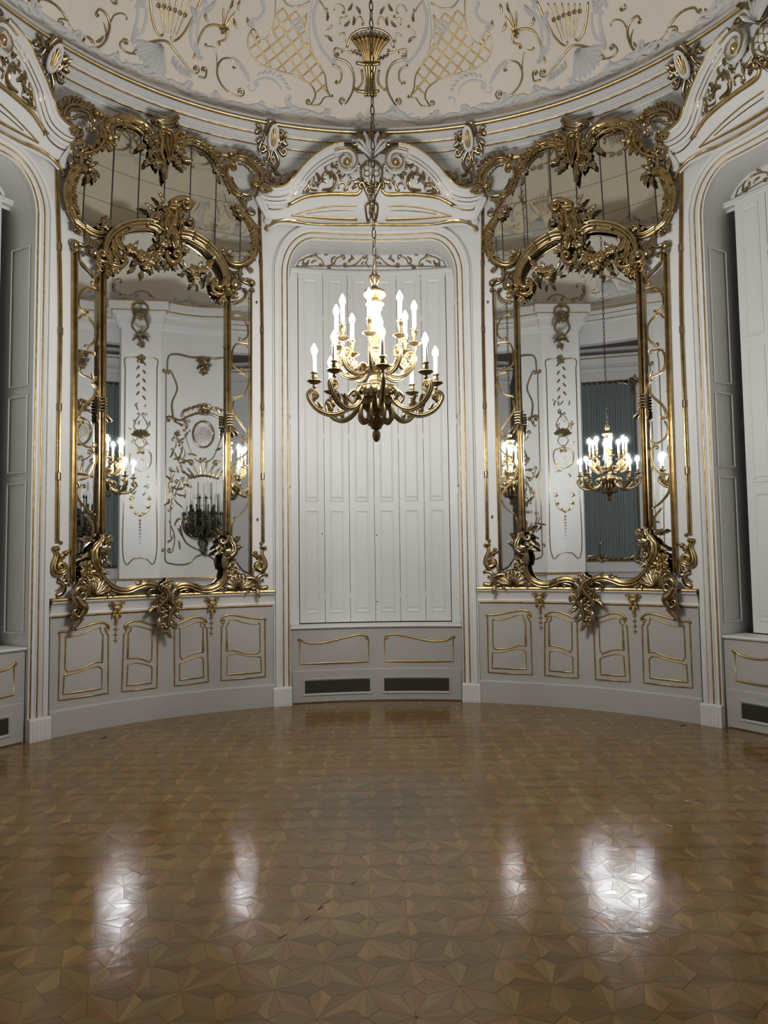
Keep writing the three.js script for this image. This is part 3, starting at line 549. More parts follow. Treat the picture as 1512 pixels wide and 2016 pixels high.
// lyre-shaped cartouches between the middle and the sides, and free scrolls
both((q, u) => {
  const m = (l) => q(centred(J1(l))), o = [];
  let c = new Col();
  ribbon(c, DM, m([920, -10, 930, 100, 950, 180, 985, 225, 1000, 215]), 0.011, { h: 1.2 });
  ribbon(c, DM, m([1230, -10, 1170, 120, 1110, 220, 1060, 255, 1045, 230]), 0.011, { h: 1.2 });
  for (const [x, y, e, f] of [[970, 0, 1005, 205], [1000, 0, 1015, 205], [1040, 0, 1030, 210], [1080, 0, 1045, 215], [1125, 0, 1060, 220], [1165, 0, 1075, 230]]) { ribbon(c, DM, m([x, y, (x + e) / 2, (y + f) / 2, e, f]), [0.008, 0.007, 0.004], { h: 1.2 }); }
  for (const [x, y] of [[970, 45], [1003, 50], [1035, 62], [1068, 72], [1098, 88], [1128, 100]]) { const p = m([x, y])[0]; flower(c, DM, p, 0.026, { h: 1.1 }); }
  ceilPart(c, 'lyre_stringing', M.gold);
  c = new Col();
  scroll(c, DM, m([845, 0, 850, 100, 830, 190, 815, 235]), [0.012, 0.018, 0.012], { b: [u, 0.022, 0.9] });
  scroll(c, DM, m([900, 60, 895, 140, 870, 210, 825, 240]), [0.014, 0.016, 0.01], {});
  scroll(c, DM, m([1210, 80, 1165, 180, 1170, 280, 1215, 360]), [0.014, 0.018, 0.012], { b: [u, 0.02, 0.8] });
  scroll(c, DM, m([1260, 20, 1215, 120, 1200, 230, 1215, 330]), [0.008, 0.012, 0.008], {});
  for (const [x, y, a] of [[800, 20, 1.2], [830, 60, 0.9], [880, 60, 2.0], [1215, 40, 1.0], [1240, 80, 0.7], [1190, 150, 1.9], [850, 180, 4.4], [1195, 260, 4.9]]) leaf(c, DM, m([x, y])[0], u > 0 ? a : Math.PI - a, 0.16, 0.035, { curl: u * 0.7 });
  ceilPart(c, 'lyre_foliage', M.stucco);
  c = new Col();
  scroll(c, DM, m([825, 320, 890, 275, 960, 255, 1020, 258, 1060, 300, 1130, 390, 1175, 440]), [0.009, 0.012, 0.012, 0.009], { b: [u, 0.045, 1.2], a: [-u, 0.01, 0.5], h: 1.2 });
  scroll(c, DM, m([1210, 465, 1250, 470, 1258, 430]), 0.01, { b: [u, 0.03, 1.1] });
  scroll(c, DM, m([835, 335, 775, 320, 742, 280, 760, 250]), [0.01, 0.009], { b: [-u, 0.03, 1.2], h: 1.2 });
  ceilPart(c, 'canopy_scroll', M.oldGold);
  c = new Col();
  const sh = m([1000, 275])[0]; fanShell(c, DM, sh, -Math.PI / 2 - u * 0.5, 0.3, 1.7, 9, { h: 0.04 });
  fringe(c, DM, m([840, 335, 910, 325, 960, 300]), 5, 0.08, -u, { lean: 1.2 }); fringe(c, DM, m([1060, 340, 1110, 400, 1165, 435]), 5, 0.08, -u, { lean: 1.2 });
  ceilPart(c, 'canopy_shell', M.stucco);
  c = new Col();
  scroll(c, DM, m([1330, 255, 1372, 240, 1375, 195, 1330, 160, 1260, 165, 1222, 215, 1180, 360]), [0.01, 0.013, 0.01], { a: [-u, 0.02, 1], h: 1.1 });
  for (const a of [1.2, 1.55, 1.9]) leaf(c, DM, m([1360, 185])[0], u > 0 ? a : Math.PI - a, 0.2, 0.02, { lobes: 1 });
  cluster(c, DM, m([1360, 180])[0], 0.06, 5);
  ceilPart(c, 'flame_scroll', M.gold);
  c = new Col();
  scroll(c, DM, m([1430, 400, 1400, 355, 1345, 365, 1320, 430, 1340, 500, 1395, 560, 1455, 580]), [0.008, 0.011, 0.008], { a: [u, 0.02, 1], b: [u, 0.045, 1.3] });
  scroll(c, DM, m([1255, 285, 1300, 290, 1318, 350, 1320, 420]), [0.007, 0.006], { a: [u, 0.015, 1] });
  scroll(c, DM, m([600, 95, 620, 70, 660, 100, 680, 150, 675, 210, 640, 280, 570, 305, 510, 275]), [0.01, 0.013, 0.01], { a: [-u, 0.02, 0.8], b: [-u, 0.045, 1.2], h: 1.1 });
  scroll(c, DM, m([785, 120, 760, 95, 710, 105, 685, 150]), [0.007, 0.008], { a: [u, 0.012, 0.8] });
  ribbon(c, DM, m([645, 150, 660, 200, 655, 240]), [0.004, 0.01, 0.004]);
  scroll(c, DM, m([250, 40, 270, 15, 340, 35, 400, 90, 430, 140]), [0.012, 0.011], { a: [u, 0.02, 0.8], h: 1.1 });
  scroll(c, DM, m([480, 210, 450, 180, 430, 140, 395, 130]), [0.006, 0.009], { b: [u, 0.035, 1.2] });
  scroll(c, DM, m([200, 30, 215, 60, 205, 90, 185, 92]), [0.008, 0.005], { a: [u, 0.012, 0.8] });
  scroll(c, DM, m([700, 0, 690, 20, 710, 38]), 0.009, { b: [u, 0.02, 1] });
  for (const [x, y, a] of [[600, 265, 0.6], [590, 280, 2.4], [1455, 10, 4.4], [1500, 110, 4.9], [1395, 60, 1.2], [1420, 120, 5.0], [1250, 80, 4.9]]) leaf(c, DM, m([x, y])[0], u > 0 ? a : Math.PI - a, 0.1, 0.02, { curl: u });
  ceilPart(c, 'free_scroll', M.oldGold);
  c = new Col();
  const n = (l) => q(centred(J2(l)));
  scroll(c, DM, n([95, 470, 130, 455, 190, 460, 235, 500, 245, 525]), [0.011, 0.012, 0.006], { a: [-u, 0.03, 1.1], h: 1.1 });
  scroll(c, DM, n([95, 475, 95, 515, 60, 525, 50, 500]), [0.009, 0.007], { b: [-u, 0.016, 0.8] });
  scroll(c, DM, n([270, 600, 265, 565, 290, 550]), [0.006, 0.008], { b: [-u, 0.016, 0.8] });
  fringe(c, DM, n([100, 440, 170, 430, 240, 460, 280, 520]), 8, 0.05, u, {});
  scroll(c, DM, n([125, 0, 140, 60, 110, 110, 70, 120]), [0.02, 0.014], { b: [u, 0.04, 1.2] });
  scroll(c, DM, n([360, 160, 320, 170, 305, 130, 345, 110]), [0.02, 0.013], { b: [-u, 0.025, 1] });
  scroll(c, DM, n([340, 180, 355, 215, 350, 245]), [0.012, 0.006], { b: [u, 0.01, 0.6] });
  leaf(c, DM, n([60, 470])[0], u > 0 ? 2.2 : Math.PI - 2.2, 0.28, 0.03, { lobes: 4, curl: u * 0.5 });
  ceilPart(c, 'pale_scroll', M.stucco);
});
// higher rings of scrollwork, above the picture's top edge and seen in the upper mirrors
{
  const v0 = DW(738, -30)[1];
  for (const [n, v1, k] of [[14, v0 + 0.42, 1], [10, v0 + 1.15, 0.9]]) for (let i = 0; i < n; i++) {
    const q = ringAt(v1), u1 = -RM * Math.PI + 2 * RM * Math.PI * (i + 0.5) / n, c = new Col(), wht = new Col(), N = (u, v, d) => DM(u1 + u / q, v1 + v, d);
    for (const e of [1, -1]) {
      const f = (l) => { const o = []; for (let j = 0; j < l.length; j += 2) o.push([e * l[j] * k, l[j + 1] * k]); return o; };
      scroll(c, N, f([0.05, -0.3, 0.28, -0.24, 0.42, 0, 0.3, 0.22]), [0.014, 0.02, 0.014], { a: [-e, 0.05, 1.1], b: [e, 0.06, 1.2], h: 1.2 });
      scroll(c, N, f([0.55, -0.28, 0.5, -0.08, 0.6, 0.1, 0.5, 0.28]), [0.01, 0.015, 0.01], { a: [e, 0.04, 1], b: [-e, 0.05, 1.1], h: 1.2 });
      for (const [x, y, a] of [[0.2, -0.1, 1.2], [0.15, 0.1, 0.5], [0.42, 0.2, 1.7], [0.48, -0.2, 0.3]]) leaf(c, N, f([x, y])[0], e > 0 ? a : Math.PI - a, 0.13, 0.026, { curl: e });
      scroll(wht, N, f([0.1, -0.4, 0.3, -0.36, 0.5, -0.42]), [0.012, 0.02, 0.012], { b: [-e, 0.04, 1] });
      for (let j = -3; j <= 3; j++) { const h = 0.2 * (1 - Math.abs(j) / 3.6); ribbon(c, N, [[j * 0.06 - h * 0.5 * e, -h], [j * 0.06 + h * 0.5 * e, h]].map(([a, b]) => [a * 0.8, b]), 0.007, { n: 4, p: 's', h: 0.9 }); }
    }
    c.build('vault_scroll', M.oldGold, ceiling); wht.build('pale_scroll', M.stucco, ceiling);
  }
}
// the near half of the vault carries the same ornament
{
  const byMat = new Map();
  for (const m of ceilingParts) {
    const g = mirrored(m.geometry); const p = g.attributes.position, n = g.attributes.normal;
    for (let i = 0; i < p.count; i++) { p.setXYZ(i, -p.getX(i), p.getY(i), -p.getZ(i)); n.setXYZ(i, -n.getX(i), n.getY(i), -n.getZ(i)); }
    const q = new THREE.Mesh(g, m.material); q.name = m.name; ceiling.add(q);
  }
}

// ---------- curved hoods over the windows ----------
const HB = 5.385;                                  // underside of the hood
const bulge = (u, y) => { const k = clamp((y - HB) / 0.36), f = Math.max(0, 1 - (u / 1.3) ** 2); return 0.03 + 0.05 * Math.sqrt(k) + (0.04 + 0.26 * Math.pow(k, 0.8)) * f; };
function pediment(sc, label) {
  const g = thing('window_hood', label, 'window hood', 'curved hoods over the windows');
  const m = (u, y, d) => S(sc + u, y, d + bulge(u, y));
  // surveyed on the middle window, left half; u measured from the axis
  const ax = W(738.8, 330, 0.3)[0];
  const T = (l, d = 0.28) => { const o = []; for (let i = 0; i < l.length; i += 2) { let e = 0.1, p; for (let k = 0; k < 8; k++) { p = W(500 + l[i] / 3.287, 230 + l[i + 1] / 3.287, e + 0.02); e = (e + bulge(p[0] - ax, p[1])) / 2; } o.push([p[0] - ax, p[1]]); } return o; };
  const mirr = (l) => l.map(([a, b]) => [-a, b]);
  const hood = smooth(T([62, 498, 110, 520, 175, 527, 250, 508, 315, 445, 375, 368, 455, 296, 545, 248, 612, 236]), 44);
  // solid body behind the mouldings
  let c = new Col(); const rows = [];
  const topAt = (u) => { const q = -Math.abs(u); let b = hood[0][1]; for (let i = 1; i < hood.length; i++) if (hood[i][0] <= q) b = hood[i][1]; return b; };
  for (let i = 0; i <= 64; i++) { const u = lerp(-1.22, 1.22, i / 64), t = Math.abs(u) < 0.33 ? topAt(0.33) : topAt(u), r = []; r.push(pt(m, u, HB, -bulge(u, HB))); for (let j = 0; j <= 14; j++) r.push(pt(m, u, lerp(HB, t, j / 14), 0)); rows.push(r); }
  c.grid(rows); c.build('hood_body', M.white, g, 40);
  c = new Col(); for (const f of [0, 64]) c.fan(f ? rows[f].slice().reverse() : rows[f]); c.build('hood_end', M.white, g, 10);
  for (const u of [1, -1]) {
    const h = u > 0 ? hood : mirr(hood).reverse(), seen = h.map((p) => p.slice());
    const prof = [[-0.075, 0], [-0.07, 0.02], [-0.045, 0.03], [-0.04, 0.042], [-0.012, 0.05], [-0.006, 0.064], [0.03, 0.075], [0.036, 0.09], [0.06, 0.095], [0.072, 0.105], [0.08, 0.09], [0.075, -0.3]];
    c = new Col(); sweep(c, m, h, prof); c.build('hood_moulding', M.white, g, 24);
    for (const [o, d, r] of [[0.074, 0.098, 0.01], [-0.008, 0.056, 0.005], [-0.042, 0.036, 0.005]]) { c = new Col(); sweep(c, m, h, beadProfile(r, r * 1.1, d).map(([a, b]) => [a + o, b])); c.build('hood_bead', o > 0 ? M.line : M.oldGold, g, 60); }
    // the big inward volute
    const f = (l) => u > 0 ? T(l) : mirr(T(l)), e = f([612, 238])[0];
    c = new Col(); scroll(c, m, f([548, 252, 585, 240, 620, 236]), [0.034, 0.046], { b: [-u, 0.12, 1.4], d: 0.03, h: 1.4, p: 'e' }); c.build('hood_volute', M.white, g);
    c = new Col(); scroll(c, m, f([548, 240, 585, 228, 624, 224]), [0.009, 0.01], { b: [-u, 0.14, 1.5], d: 0.09, h: 1.3 }); c.build('volute_bead', M.line, g);
    // lower gilt cornice line and frieze lens
    c = new Col(); scroll(c, m, f([265, 565, 300, 545, 360, 518, 450, 503, 560, 497, 660, 500, 700, 494, 722, 470]), [0.018, 0.016], { d: 0.005, h: 1 }); c.build('frieze_band', M.line, g);
    c = new Col(); ribbon(c, m, f([105, 585, 150, 598, 210, 592, 255, 570]), 0.007, { h: 1.2 }); cluster(c, m, f([258, 562])[0], 0.045, 5); cluster(c, m, f([112, 590])[0], 0.03, 4); c.build('frieze_curl', M.oldGold, g);
    c = new Col(); ribbon(c, m, f([690, 572, 560, 573, 440, 590, 340, 615, 272, 637]), 0.006, { h: 1.1 }); ribbon(c, m, f([272, 637, 380, 645, 520, 655, 695, 660]), [0.007, 0.012], { h: 1.1 }); c.build('frieze_line', M.line, g);
    c = new Col(); ribbon(c, m, f([675, 600, 560, 602, 450, 612, 370, 625]), 0.004, { h: 1.2 }); c.build('frieze_line', M.oldGold, g);
    c = new Col(); scroll(c, m, f([790, 692, 600, 694, 400, 690, 260, 668, 180, 672, 130, 700, 108, 720]), [0.012, 0.012, 0.014], { d: 0.0, h: 1.2, b: [u, 0.02, 0.6] }); c.build('soffit_bead', M.line, g);
    c = new Col(); scroll(c, m, f([790, 708, 600, 712, 400, 706, 260, 690, 190, 690, 140, 712]), [0.016, 0.016, 0.012], { h: 1 }); c.build('soffit_moulding', M.white, g);
    // end console
    c = new Col(); scroll(c, m, f([62, 520, 88, 580, 118, 640, 126, 668]), [0.05, 0.036, 0.028], { h: 1.3, p: 'e', b: [-u, 0.026, 0.8] }); c.build('console', M.white, g);
    c = new Col(); scroll(c, m, f([100, 478, 70, 470, 60, 490, 75, 508, 120, 515]), [0.014, 0.012], { a: [u, 0.02, 0.8], d: 0.09, h: 1.3 }); leaf(c, m, f([140, 510])[0], u > 0 ? 2.4 : 0.74, 0.14, 0.035, { d: 0.1, curl: u }); c.build('corner_curl', M.gold, g);
    // cresting that rests on the shoulder of the hood
    c = new Col(); const up = (u2, y, d) => S(sc + u2, y, d + 0.16);
    for (const [x, y, r] of [[190, 450, 0.05], [225, 415, 0.065], [258, 375, 0.055], [170, 475, 0.035], [285, 345, 0.03]]) { const p = f([x, y])[0]; cluster(c, up, p, r * 1.25, 6); flower(c, up, p, r * 0.65, { d: r * 0.4 }); }
    scroll(c, up, f([250, 430, 262, 370, 290, 330]), [0.02, 0.016], { b: [u * -1, 0.04, 1.2], h: 1.4 });
    scroll(c, up, f([130, 480, 180, 490, 240, 465, 285, 420]), [0.012, 0.02, 0.012], { h: 1.1 });
    c.build('shoulder_cresting', M.oldGold, g);
    // carved scrollwork of the tympanum
    c = new Col();
    const sc2 = (l, w2, o2 = {}) => scroll(c, m, f(l), w2, { h: 1.25, d: 0.0, ...o2 });
    sc2([350, 485, 385, 440, 420, 400, 410, 370], [0.012, 0.008], { b: [-u, 0.03, 1] });
    sc2([400, 470, 440, 470, 445, 430, 425, 420], [0.01, 0.008], { b: [u, 0.025, 1] });
    sc2([470, 470, 540, 460, 555, 410, 530, 365, 480, 370, 470, 395], [0.01, 0.026, 0.02, 0.01], { b: [-u, 0.03, 1], p: 'g' });
    sc2([500, 355, 490, 320, 520, 300, 560, 290], [0.016, 0.008], { a: [u, 0.02, 0.9], b: [u, 0.02, 0.8] });
    sc2([560, 330, 600, 330, 620, 360, 600, 390], [0.013, 0.009], { b: [-u, 0.022, 1] });
    sc2([575, 460, 580, 430, 610, 425, 625, 450], [0.012, 0.009], { b: [-u, 0.022, 1.1] });
    sc2([630, 470, 640, 420, 670, 400, 690, 420], [0.012, 0.009], { b: [u, 0.022, 1] });
    sc2([640, 380, 650, 340, 680, 330], [0.012, 0.008], { b: [-u, 0.02, 1] });
    for (const [x, y, a, l] of [[380, 470, 1.2, 0.09], [430, 445, 0.6, 0.09], [455, 400, 1.9, 0.1], [500, 420, 2.6, 0.12], [520, 400, 1.3, 0.1], [560, 370, 0.5, 0.09], [590, 410, 1.6, 0.08], [610, 300, 2.4, 0.08], [640, 440, 1.2, 0.08], [575, 310, 3.4, 0.07], [660, 460, 0.6, 0.08], [365, 485, 0.4, 0.08], [540, 330, 2.0, 0.08], [620, 330, 5.2, 0.08]]) leaf(c, m, f([x, y])[0], u > 0 ? a : Math.PI - a, l, 0.024, { curl: (x % 3 - 1) * 0.9, h: 0.022 });
    c.build('tympanum_scrollwork', M.oldGold, g);
    c = new Col(); ribbon(c, m, smooth(f([345, 492, 400, 400, 470, 330, 560, 282]), 16), 0.005, { raw: true, h: 1.2 }); ribbon(c, m, f([340, 493, 500, 485, 700, 484]), 0.005, { h: 1.2 }); c.build('tympanum_bead', M.oldGold, g);
  }
  // middle cartouche: trellis boss, scrolls, shell crest
  c = new Col(); const cy = T([785, 355])[0][1], ctop = T([785, 210])[0][1], clow = T([785, 470])[0][1];
  ball(c, m, [0, cy], 0.125, 0.05, 0.0); c.build('boss', M.white, g);
  c = new Col(); for (let i = 0; i < 12; i++) { const a = i / 12 * 6.283, a2 = (i + 1) / 12 * 6.283; ribbon(c, m, [[0.13 * Math.cos(a), cy + 0.13 * Math.sin(a)], [0.13 * Math.cos((a + a2) / 2), cy + 0.13 * Math.sin((a + a2) / 2)], [0.13 * Math.cos(a2), cy + 0.13 * Math.sin(a2)]], 0.016, { h: 1.5, n: 4 }); }
  for (const [x, y] of [[0, 0], [0.06, 0.03], [-0.06, 0.03], [0.06, -0.035], [-0.06, -0.035], [0, 0.075], [0, -0.08]]) { const l = []; for (let k = 0; k <= 10; k++) l.push([x + 0.034 * Math.cos(k * 0.6283), cy + y + 0.034 * Math.sin(k * 0.6283)]); ribbon(c, m, l, 0.006, { raw: true, d: 0.04, h: 1.6 }); }
  for (const u of [1, -1]) {
    scroll(c, m, [[u * 0.02, cy + 0.15], [u * 0.07, cy + 0.2], [u * 0.05, cy + 0.27], [u * 0.12, cy + 0.3]], [0.02, 0.014], { b: [u * -1, 0.03, 1], h: 1.5, d: 0.03 });
    leaf(c, m, [u * 0.06, cy + 0.27], Math.PI / 2 - u * 0.5, 0.2, 0.05, { curl: -u * 0.9, h: 0.05, d: 0.06 });
    leaf(c, m, [u * 0.1, cy + 0.24], Math.PI / 2 - u * 1.0, 0.17, 0.045, { curl: -u * 0.9, h: 0.04, d: 0.06 });
    scroll(c, m, [[u * 0.1, cy - 0.13], [u * 0.06, cy - 0.2], [u * 0.02, cy - 0.27]], [0.02, 0.012], { a: [u, 0.03, 1], h: 1.4, d: 0.02 });
    leaf(c, m, [u * 0.12, cy - 0.08], -Math.PI / 2 + u * 0.8, 0.12, 0.03, { curl: u, d: 0.03 });
    leaf(c, m, [u * 0.13, cy + 0.05], u > 0 ? 0.4 : Math.PI - 0.4, 0.1, 0.028, { curl: u * 0.8, d: 0.03 });
  }
  { const q = new Col(); fanShell(q, m, [0, cy + 0.12], Math.PI / 2, 0.33, 1.9, 7, { d: 0.05, h: 0.07 }); q.build('crest_shell', M.white, g); }
  leaf(c, m, [0, cy + 0.3], Math.PI / 2, 0.15, 0.05, { h: 0.06, d: 0.1 });
  cluster(c, m, [0, cy - 0.18], 0.08, 8, { d: 0.03 });
  c.build('crest_cartouche', M.oldGold, g);
  // small shield of the frieze
  const sy = T([785, 605])[0][1]; c = new Col();
  for (const u of [1, -1]) scroll(c, m, [[u * 0.03, sy + 0.075], [u * 0.07, sy + 0.05], [u * 0.065, sy - 0.02], [u * 0.05, sy - 0.075]], [0.014, 0.012], { a: [-u, 0.018, 0.9], b: [-u, 0.016, 0.9], h: 1.4 });
  leaf(c, m, [0, sy - 0.06], Math.PI / 2, 0.13, 0.04, { h: 0.04 });
  c.build('frieze_shield', M.oldGold, g); c = new Col(); ball(c, m, [0, sy + 0.01], 0.035, 0.045, 0.02); c.build('shield_boss', M.gold, g);
  return rebase(g);
}
pediment(0, 'curved white hood with gilt trellis cartouche above the middle window');
pediment(-SW, 'curved white hood cut off by the left edge of the picture');
pediment(SW, 'curved white hood cut off by the right edge of the picture');

// ---------- gilt cartouche brackets on the cornice ----------
const corniceD = (y) => { const yb = 6.0; return 0.02 + 0.27 * clamp((y - yb) / (YC - yb)) ** 1.3; };
function bracket(sc, label) {
  const g = thing('cornice_bracket', label, 'bracket', 'gilt cartouche brackets on the cornice'), ctr = W(538, 285, 0.2), m = (u, y, d) => S(sc + u, y, d + corniceD(y));
  const P = (l) => { const o = []; for (let i = 0; i < l.length; i += 2) { const py = 230 + l[i + 1] / 6.3, p = W(500 + l[i] / 6.3, py, py < 270 ? 0.26 : py < 300 ? 0.12 : 0.03); o.push([p[0] - ctr[0], p[1]]); } return o; };
  let c = new Col();
  scroll(c, m, P([270, 160, 245, 110, 200, 120, 160, 180, 125, 260]), [0.018, 0.034, 0.02], { h: 1.6, d: 0.03 });
  scroll(c, m, P([125, 260, 110, 320, 80, 370, 75, 410, 110, 430]), [0.016, 0.014], { b: [1, 0.03, 1], h: 1.5, d: 0.02 });
  scroll(c, m, P([270, 170, 300, 230, 300, 300, 285, 400, 290, 480, 330, 520]), [0.014, 0.016, 0.012], { b: [1, 0.035, 1.1], h: 1.6, d: 0.03 });
  scroll(c, m, P([305, 280, 350, 300, 372, 345, 340, 370]), [0.018, 0.016], { b: [-1, 0.025, 0.9], h: 1.5, d: 0.03 });
  scroll(c, m, P([110, 430, 160, 470, 180, 520, 160, 570]), [0.013, 0.012], { b: [-1, 0.02, 0.8], h: 1.5, d: 0.02 });
  scroll(c, m, P([220, 460, 270, 520, 300, 580, 270, 650, 215, 690, 210, 760]), [0.016, 0.018, 0.01], { h: 1.4, d: 0.02 });
  scroll(c, m, P([185, 560, 175, 640, 185, 720, 210, 785, 245, 790]), [0.014, 0.016, 0.01], { b: [1, 0.02, 0.9], h: 1.4 });
  scroll(c, m, P([215, 480, 200, 530, 220, 580, 245, 560]), [0.012, 0.01], { b: [1, 0.02, 0.8], h: 1.4, d: 0.02 });
  for (const [x, y, a, l] of [[90, 270, 2.4, 0.1], [60, 255, 3.4, 0.07], [110, 330, 3.3, 0.09], [310, 240, 0.3, 0.09], [360, 235, 0.1, 0.07], [330, 350, 5.6, 0.09], [95, 400, 4.2, 0.07], [200, 600, 5.2, 0.1], [250, 700, 5.5, 0.08], [270, 470, 0.7, 0.08], [160, 800, 3.6, 0.06]]) leaf(c, m, P([x, y])[0], a, l, 0.026, { curl: 0.8, h: 0.03, d: 0.03 });
  c.build('scrollwork', M.oldGold, g);
  c = new Col(); { const q = P([232, 330])[0], l = []; for (let k = 0; k <= 20; k++) l.push([q[0] + 0.05 * Math.cos(k / 20 * 6.283), q[1] + 0.085 * Math.sin(k / 20 * 6.283)]); ribbon(c, m, l, 0.016, { raw: true, d: 0.05, h: 1.5 }); } c.build('medallion_rim', M.white, g);
  c = new Col(); { const q = P([232, 330])[0]; for (let i = -2; i <= 2; i++) leaf(c, m, [q[0] + i * 0.012, q[1] - 0.07], Math.PI / 2 - i * 0.12, 0.14, 0.018, { d: 0.05, lobes: 0, h: 0.02, lift: 0 }); } c.build('medallion', M.gold, g);
  return rebase(g);
}
const SB = W(105, 170, 0.2)[0], SB0 = W(538, 285, 0.2)[0];
bracket(SB0, 'gilt cartouche bracket between the candelabra-reflecting mirror and the middle window hood');
counterpart(scene.getObjectByName('cornice_bracket'), 'gilt cartouche bracket between the middle window hood and the curtain-reflecting mirror');
{
  const b = bracket(SB, 'gilt cartouche bracket near the left edge, over the left window hood');
  counterpart(b, 'gilt cartouche bracket near the right edge, over the right window hood');
}

// ---------- gilt bow mounts on the dado rail ----------
function mount(sc, label) {
  const g = thing('gilt_mount', label, 'wall ornament', 'gilt bow mounts on the dado rails'), m = (u, y, d) => S(sc + u, y, d + (y > 1.08 ? 0.05 : 0.033));
  let c = new Col();
  for (const u of [1, -1]) { scroll(c, m, [[0, 1.15], [u * 0.03, 1.18], [u * 0.062, 1.19], [u * 0.075, 1.165], [u * 0.045, 1.145]], [0.006, 0.006], { b: [u, 0.012, 0.7], h: 1.3 }); leaf(c, m, [u * 0.01, 1.14], u > 0 ? 0.6 : 2.54, 0.08, 0.02, { curl: u, h: 0.02, d: 0.01 }); leaf(c, m, [u * 0.01, 1.09], u > 0 ? -0.7 : 3.84, 0.07, 0.018, { curl: -u, h: 0.02, d: 0.01 }); }
  c.build('bow', M.line, g);
  c = new Col(); cluster(c, m, [0, 1.12], 0.05, 7, { d: 0.01 }); flower(c, m, [0, 1.12], 0.034, { d: 0.02 }); leaf(c, m, [0, 1.1], -Math.PI / 2, 0.12, 0.026, { h: 0.025, d: 0.01 }); c.build('blossom', M.line, g);
  c = new Col(); for (let i = 0; i < 8; i++) { const y = 0.99 - i * 0.026; ball(c, m, [(i % 2 ? 1 : -1) * 0.003, y], 0.011 - i * 0.0007, 0.012); if (i % 2) for (const u of [1, -1]) leaf(c, m, [0, y], u > 0 ? 0.5 : 2.64, 0.028, 0.008, { h: 0.008 }); } ribbon(c, m, [[0, 1.0], [0, 0.9], [0, 0.78]], 0.003); c.build('husk_drop', M.line, g);
  return rebase(g);
}
{
  const a = Cc([460, 500])[0][0], b = Cc([1055, 490])[0][0];
  const g1 = mount(a, 'gilt bow mount, the outer one under the candelabra-reflecting mirror'), g2 = mount(b, 'gilt bow mount, the inner one under the candelabra-reflecting mirror');
  counterpart(g1, 'gilt bow mount, the outer one under the curtain-reflecting mirror'); counterpart(g2, 'gilt bow mount, the inner one under the curtain-reflecting mirror');
}

// ---------- the tall rococo mirrors ----------
// the upper part of each mirror leans forward a little
const lean = (y) => 0.1 * Math.max(0, y - 4.66);
const SM = (s, y, d = 0) => S(s, y, d + lean(y));
const SN = (s, y, d = 0) => SM(s, y, d + 0.045);      // members that stand before the glass
const sheetM = (x0, y0, k) => (l) => { const o = []; for (let i = 0; i < l.length; i += 2) { let q = W(x0 + l[i] / k, y0 + l[i + 1] / k), e = 0; for (let j = 0; j < 5; j++) { e = lean(q[1]); q = W(x0 + l[i] / k, y0 + l[i + 1] / k, e + 0.03); } o.push(q); } return o; };
const EA = sheetM(110, 190, 6.873), EB = sheetM(320, 220, 6.873), EC = sheetM(120, 400, 6.873), ED = sheetM(290, 380, 6.574), FA = sheetM(90, 1020, 6.3), FB = sheetM(280, 1020, 5.6), BB = sheetM(90, 600, 3.15), PX = sheetM(0, 0, 1);
function flatPane(poly, m, th, name, mat, parent) {
  const g = new THREE.ExtrudeGeometry(new THREE.Shape(poly.map(([x, y]) => new THREE.Vector2(x, y))), { depth: th, bevelEnabled: false }), p = g.attributes.position;
  for (let i = 0; i < p.count; i++) p.setXYZ(i, ...m(p.getX(i), p.getY(i), p.getZ(i)));
  g.computeVertexNormals(); const q = new THREE.Mesh(g, mat); q.name = name; parent.add(q); return q;
}
// a flat sheet standing against the wall round s = sc, turned to face `deg` from the room's long axis
function flatMap(sc, deg, d0) {
  const o = S(sc, 0, d0), a = deg * Math.PI / 180, nx = -Math.sin(a) * Math.sign(sc), nz = Math.cos(a), tx = nz, tz = -nx;   // normal points into the room
  return (s, y, d) => { const k = s - sc; return [o[0] + tx * k + nx * d, y, o[2] + tz * k + nz * d]; };
}
function clipRect(poly, x0, x1, y0, y1) {
  let p = poly;
  for (const [ax, v, sg] of [[0, x0, 1], [0, x1, -1], [1, y0, 1], [1, y1, -1]]) { const o = []; for (let i = 0; i < p.length; i++) { const a = p[i], b = p[(i + 1) % p.length], ia = (a[ax] - v) * sg >= 0, ib = (b[ax] - v) * sg >= 0; if (ia) o.push(a); if (ia !== ib) { const k = (v - a[ax]) / (b[ax] - a[ax]); o.push([lerp(a[0], b[0], k), lerp(a[1], b[1], k)]); } } p = o; }
  return p;
}
const mainPoly = PX([200, 1132, 196, 900, 196, 540, 201, 500, 215, 474, 242, 457, 300, 449, 345, 457, 400, 481, 428, 505, 446, 545, 448, 800, 448, 1130, 438, 1152, 400, 1158, 330, 1153, 260, 1160, 222, 1158]);
const stripA = PX([149, 520, 153, 505, 158, 524, 169, 538, 183, 547, 191, 560, 191, 800, 190, 1090, 184, 1140, 146, 1142, 147, 800]);
const stripB = PX([452, 1070, 453, 800, 454, 600, 466, 598, 480, 590, 487, 574, 493, 574, 492, 800, 491, 1128, 478, 1122, 462, 1100]);
const upperPoly = PX([150, 352, 162, 334, 172, 315, 195, 297, 214, 281, 218, 262, 236, 244, 280, 246, 302, 272, 330, 300, 356, 286, 374, 290, 402, 300, 425, 330, 431, 352, 447, 370, 468, 395, 486, 412, 500, 440, 507, 470, 500, 503, 482, 517, 462, 521, 440, 508, 420, 492, 380, 468, 335, 452, 285, 450, 240, 457, 220, 463, 190, 463, 165, 452, 145, 422, 137, 386]);
const rev = (l) => l.slice().reverse();
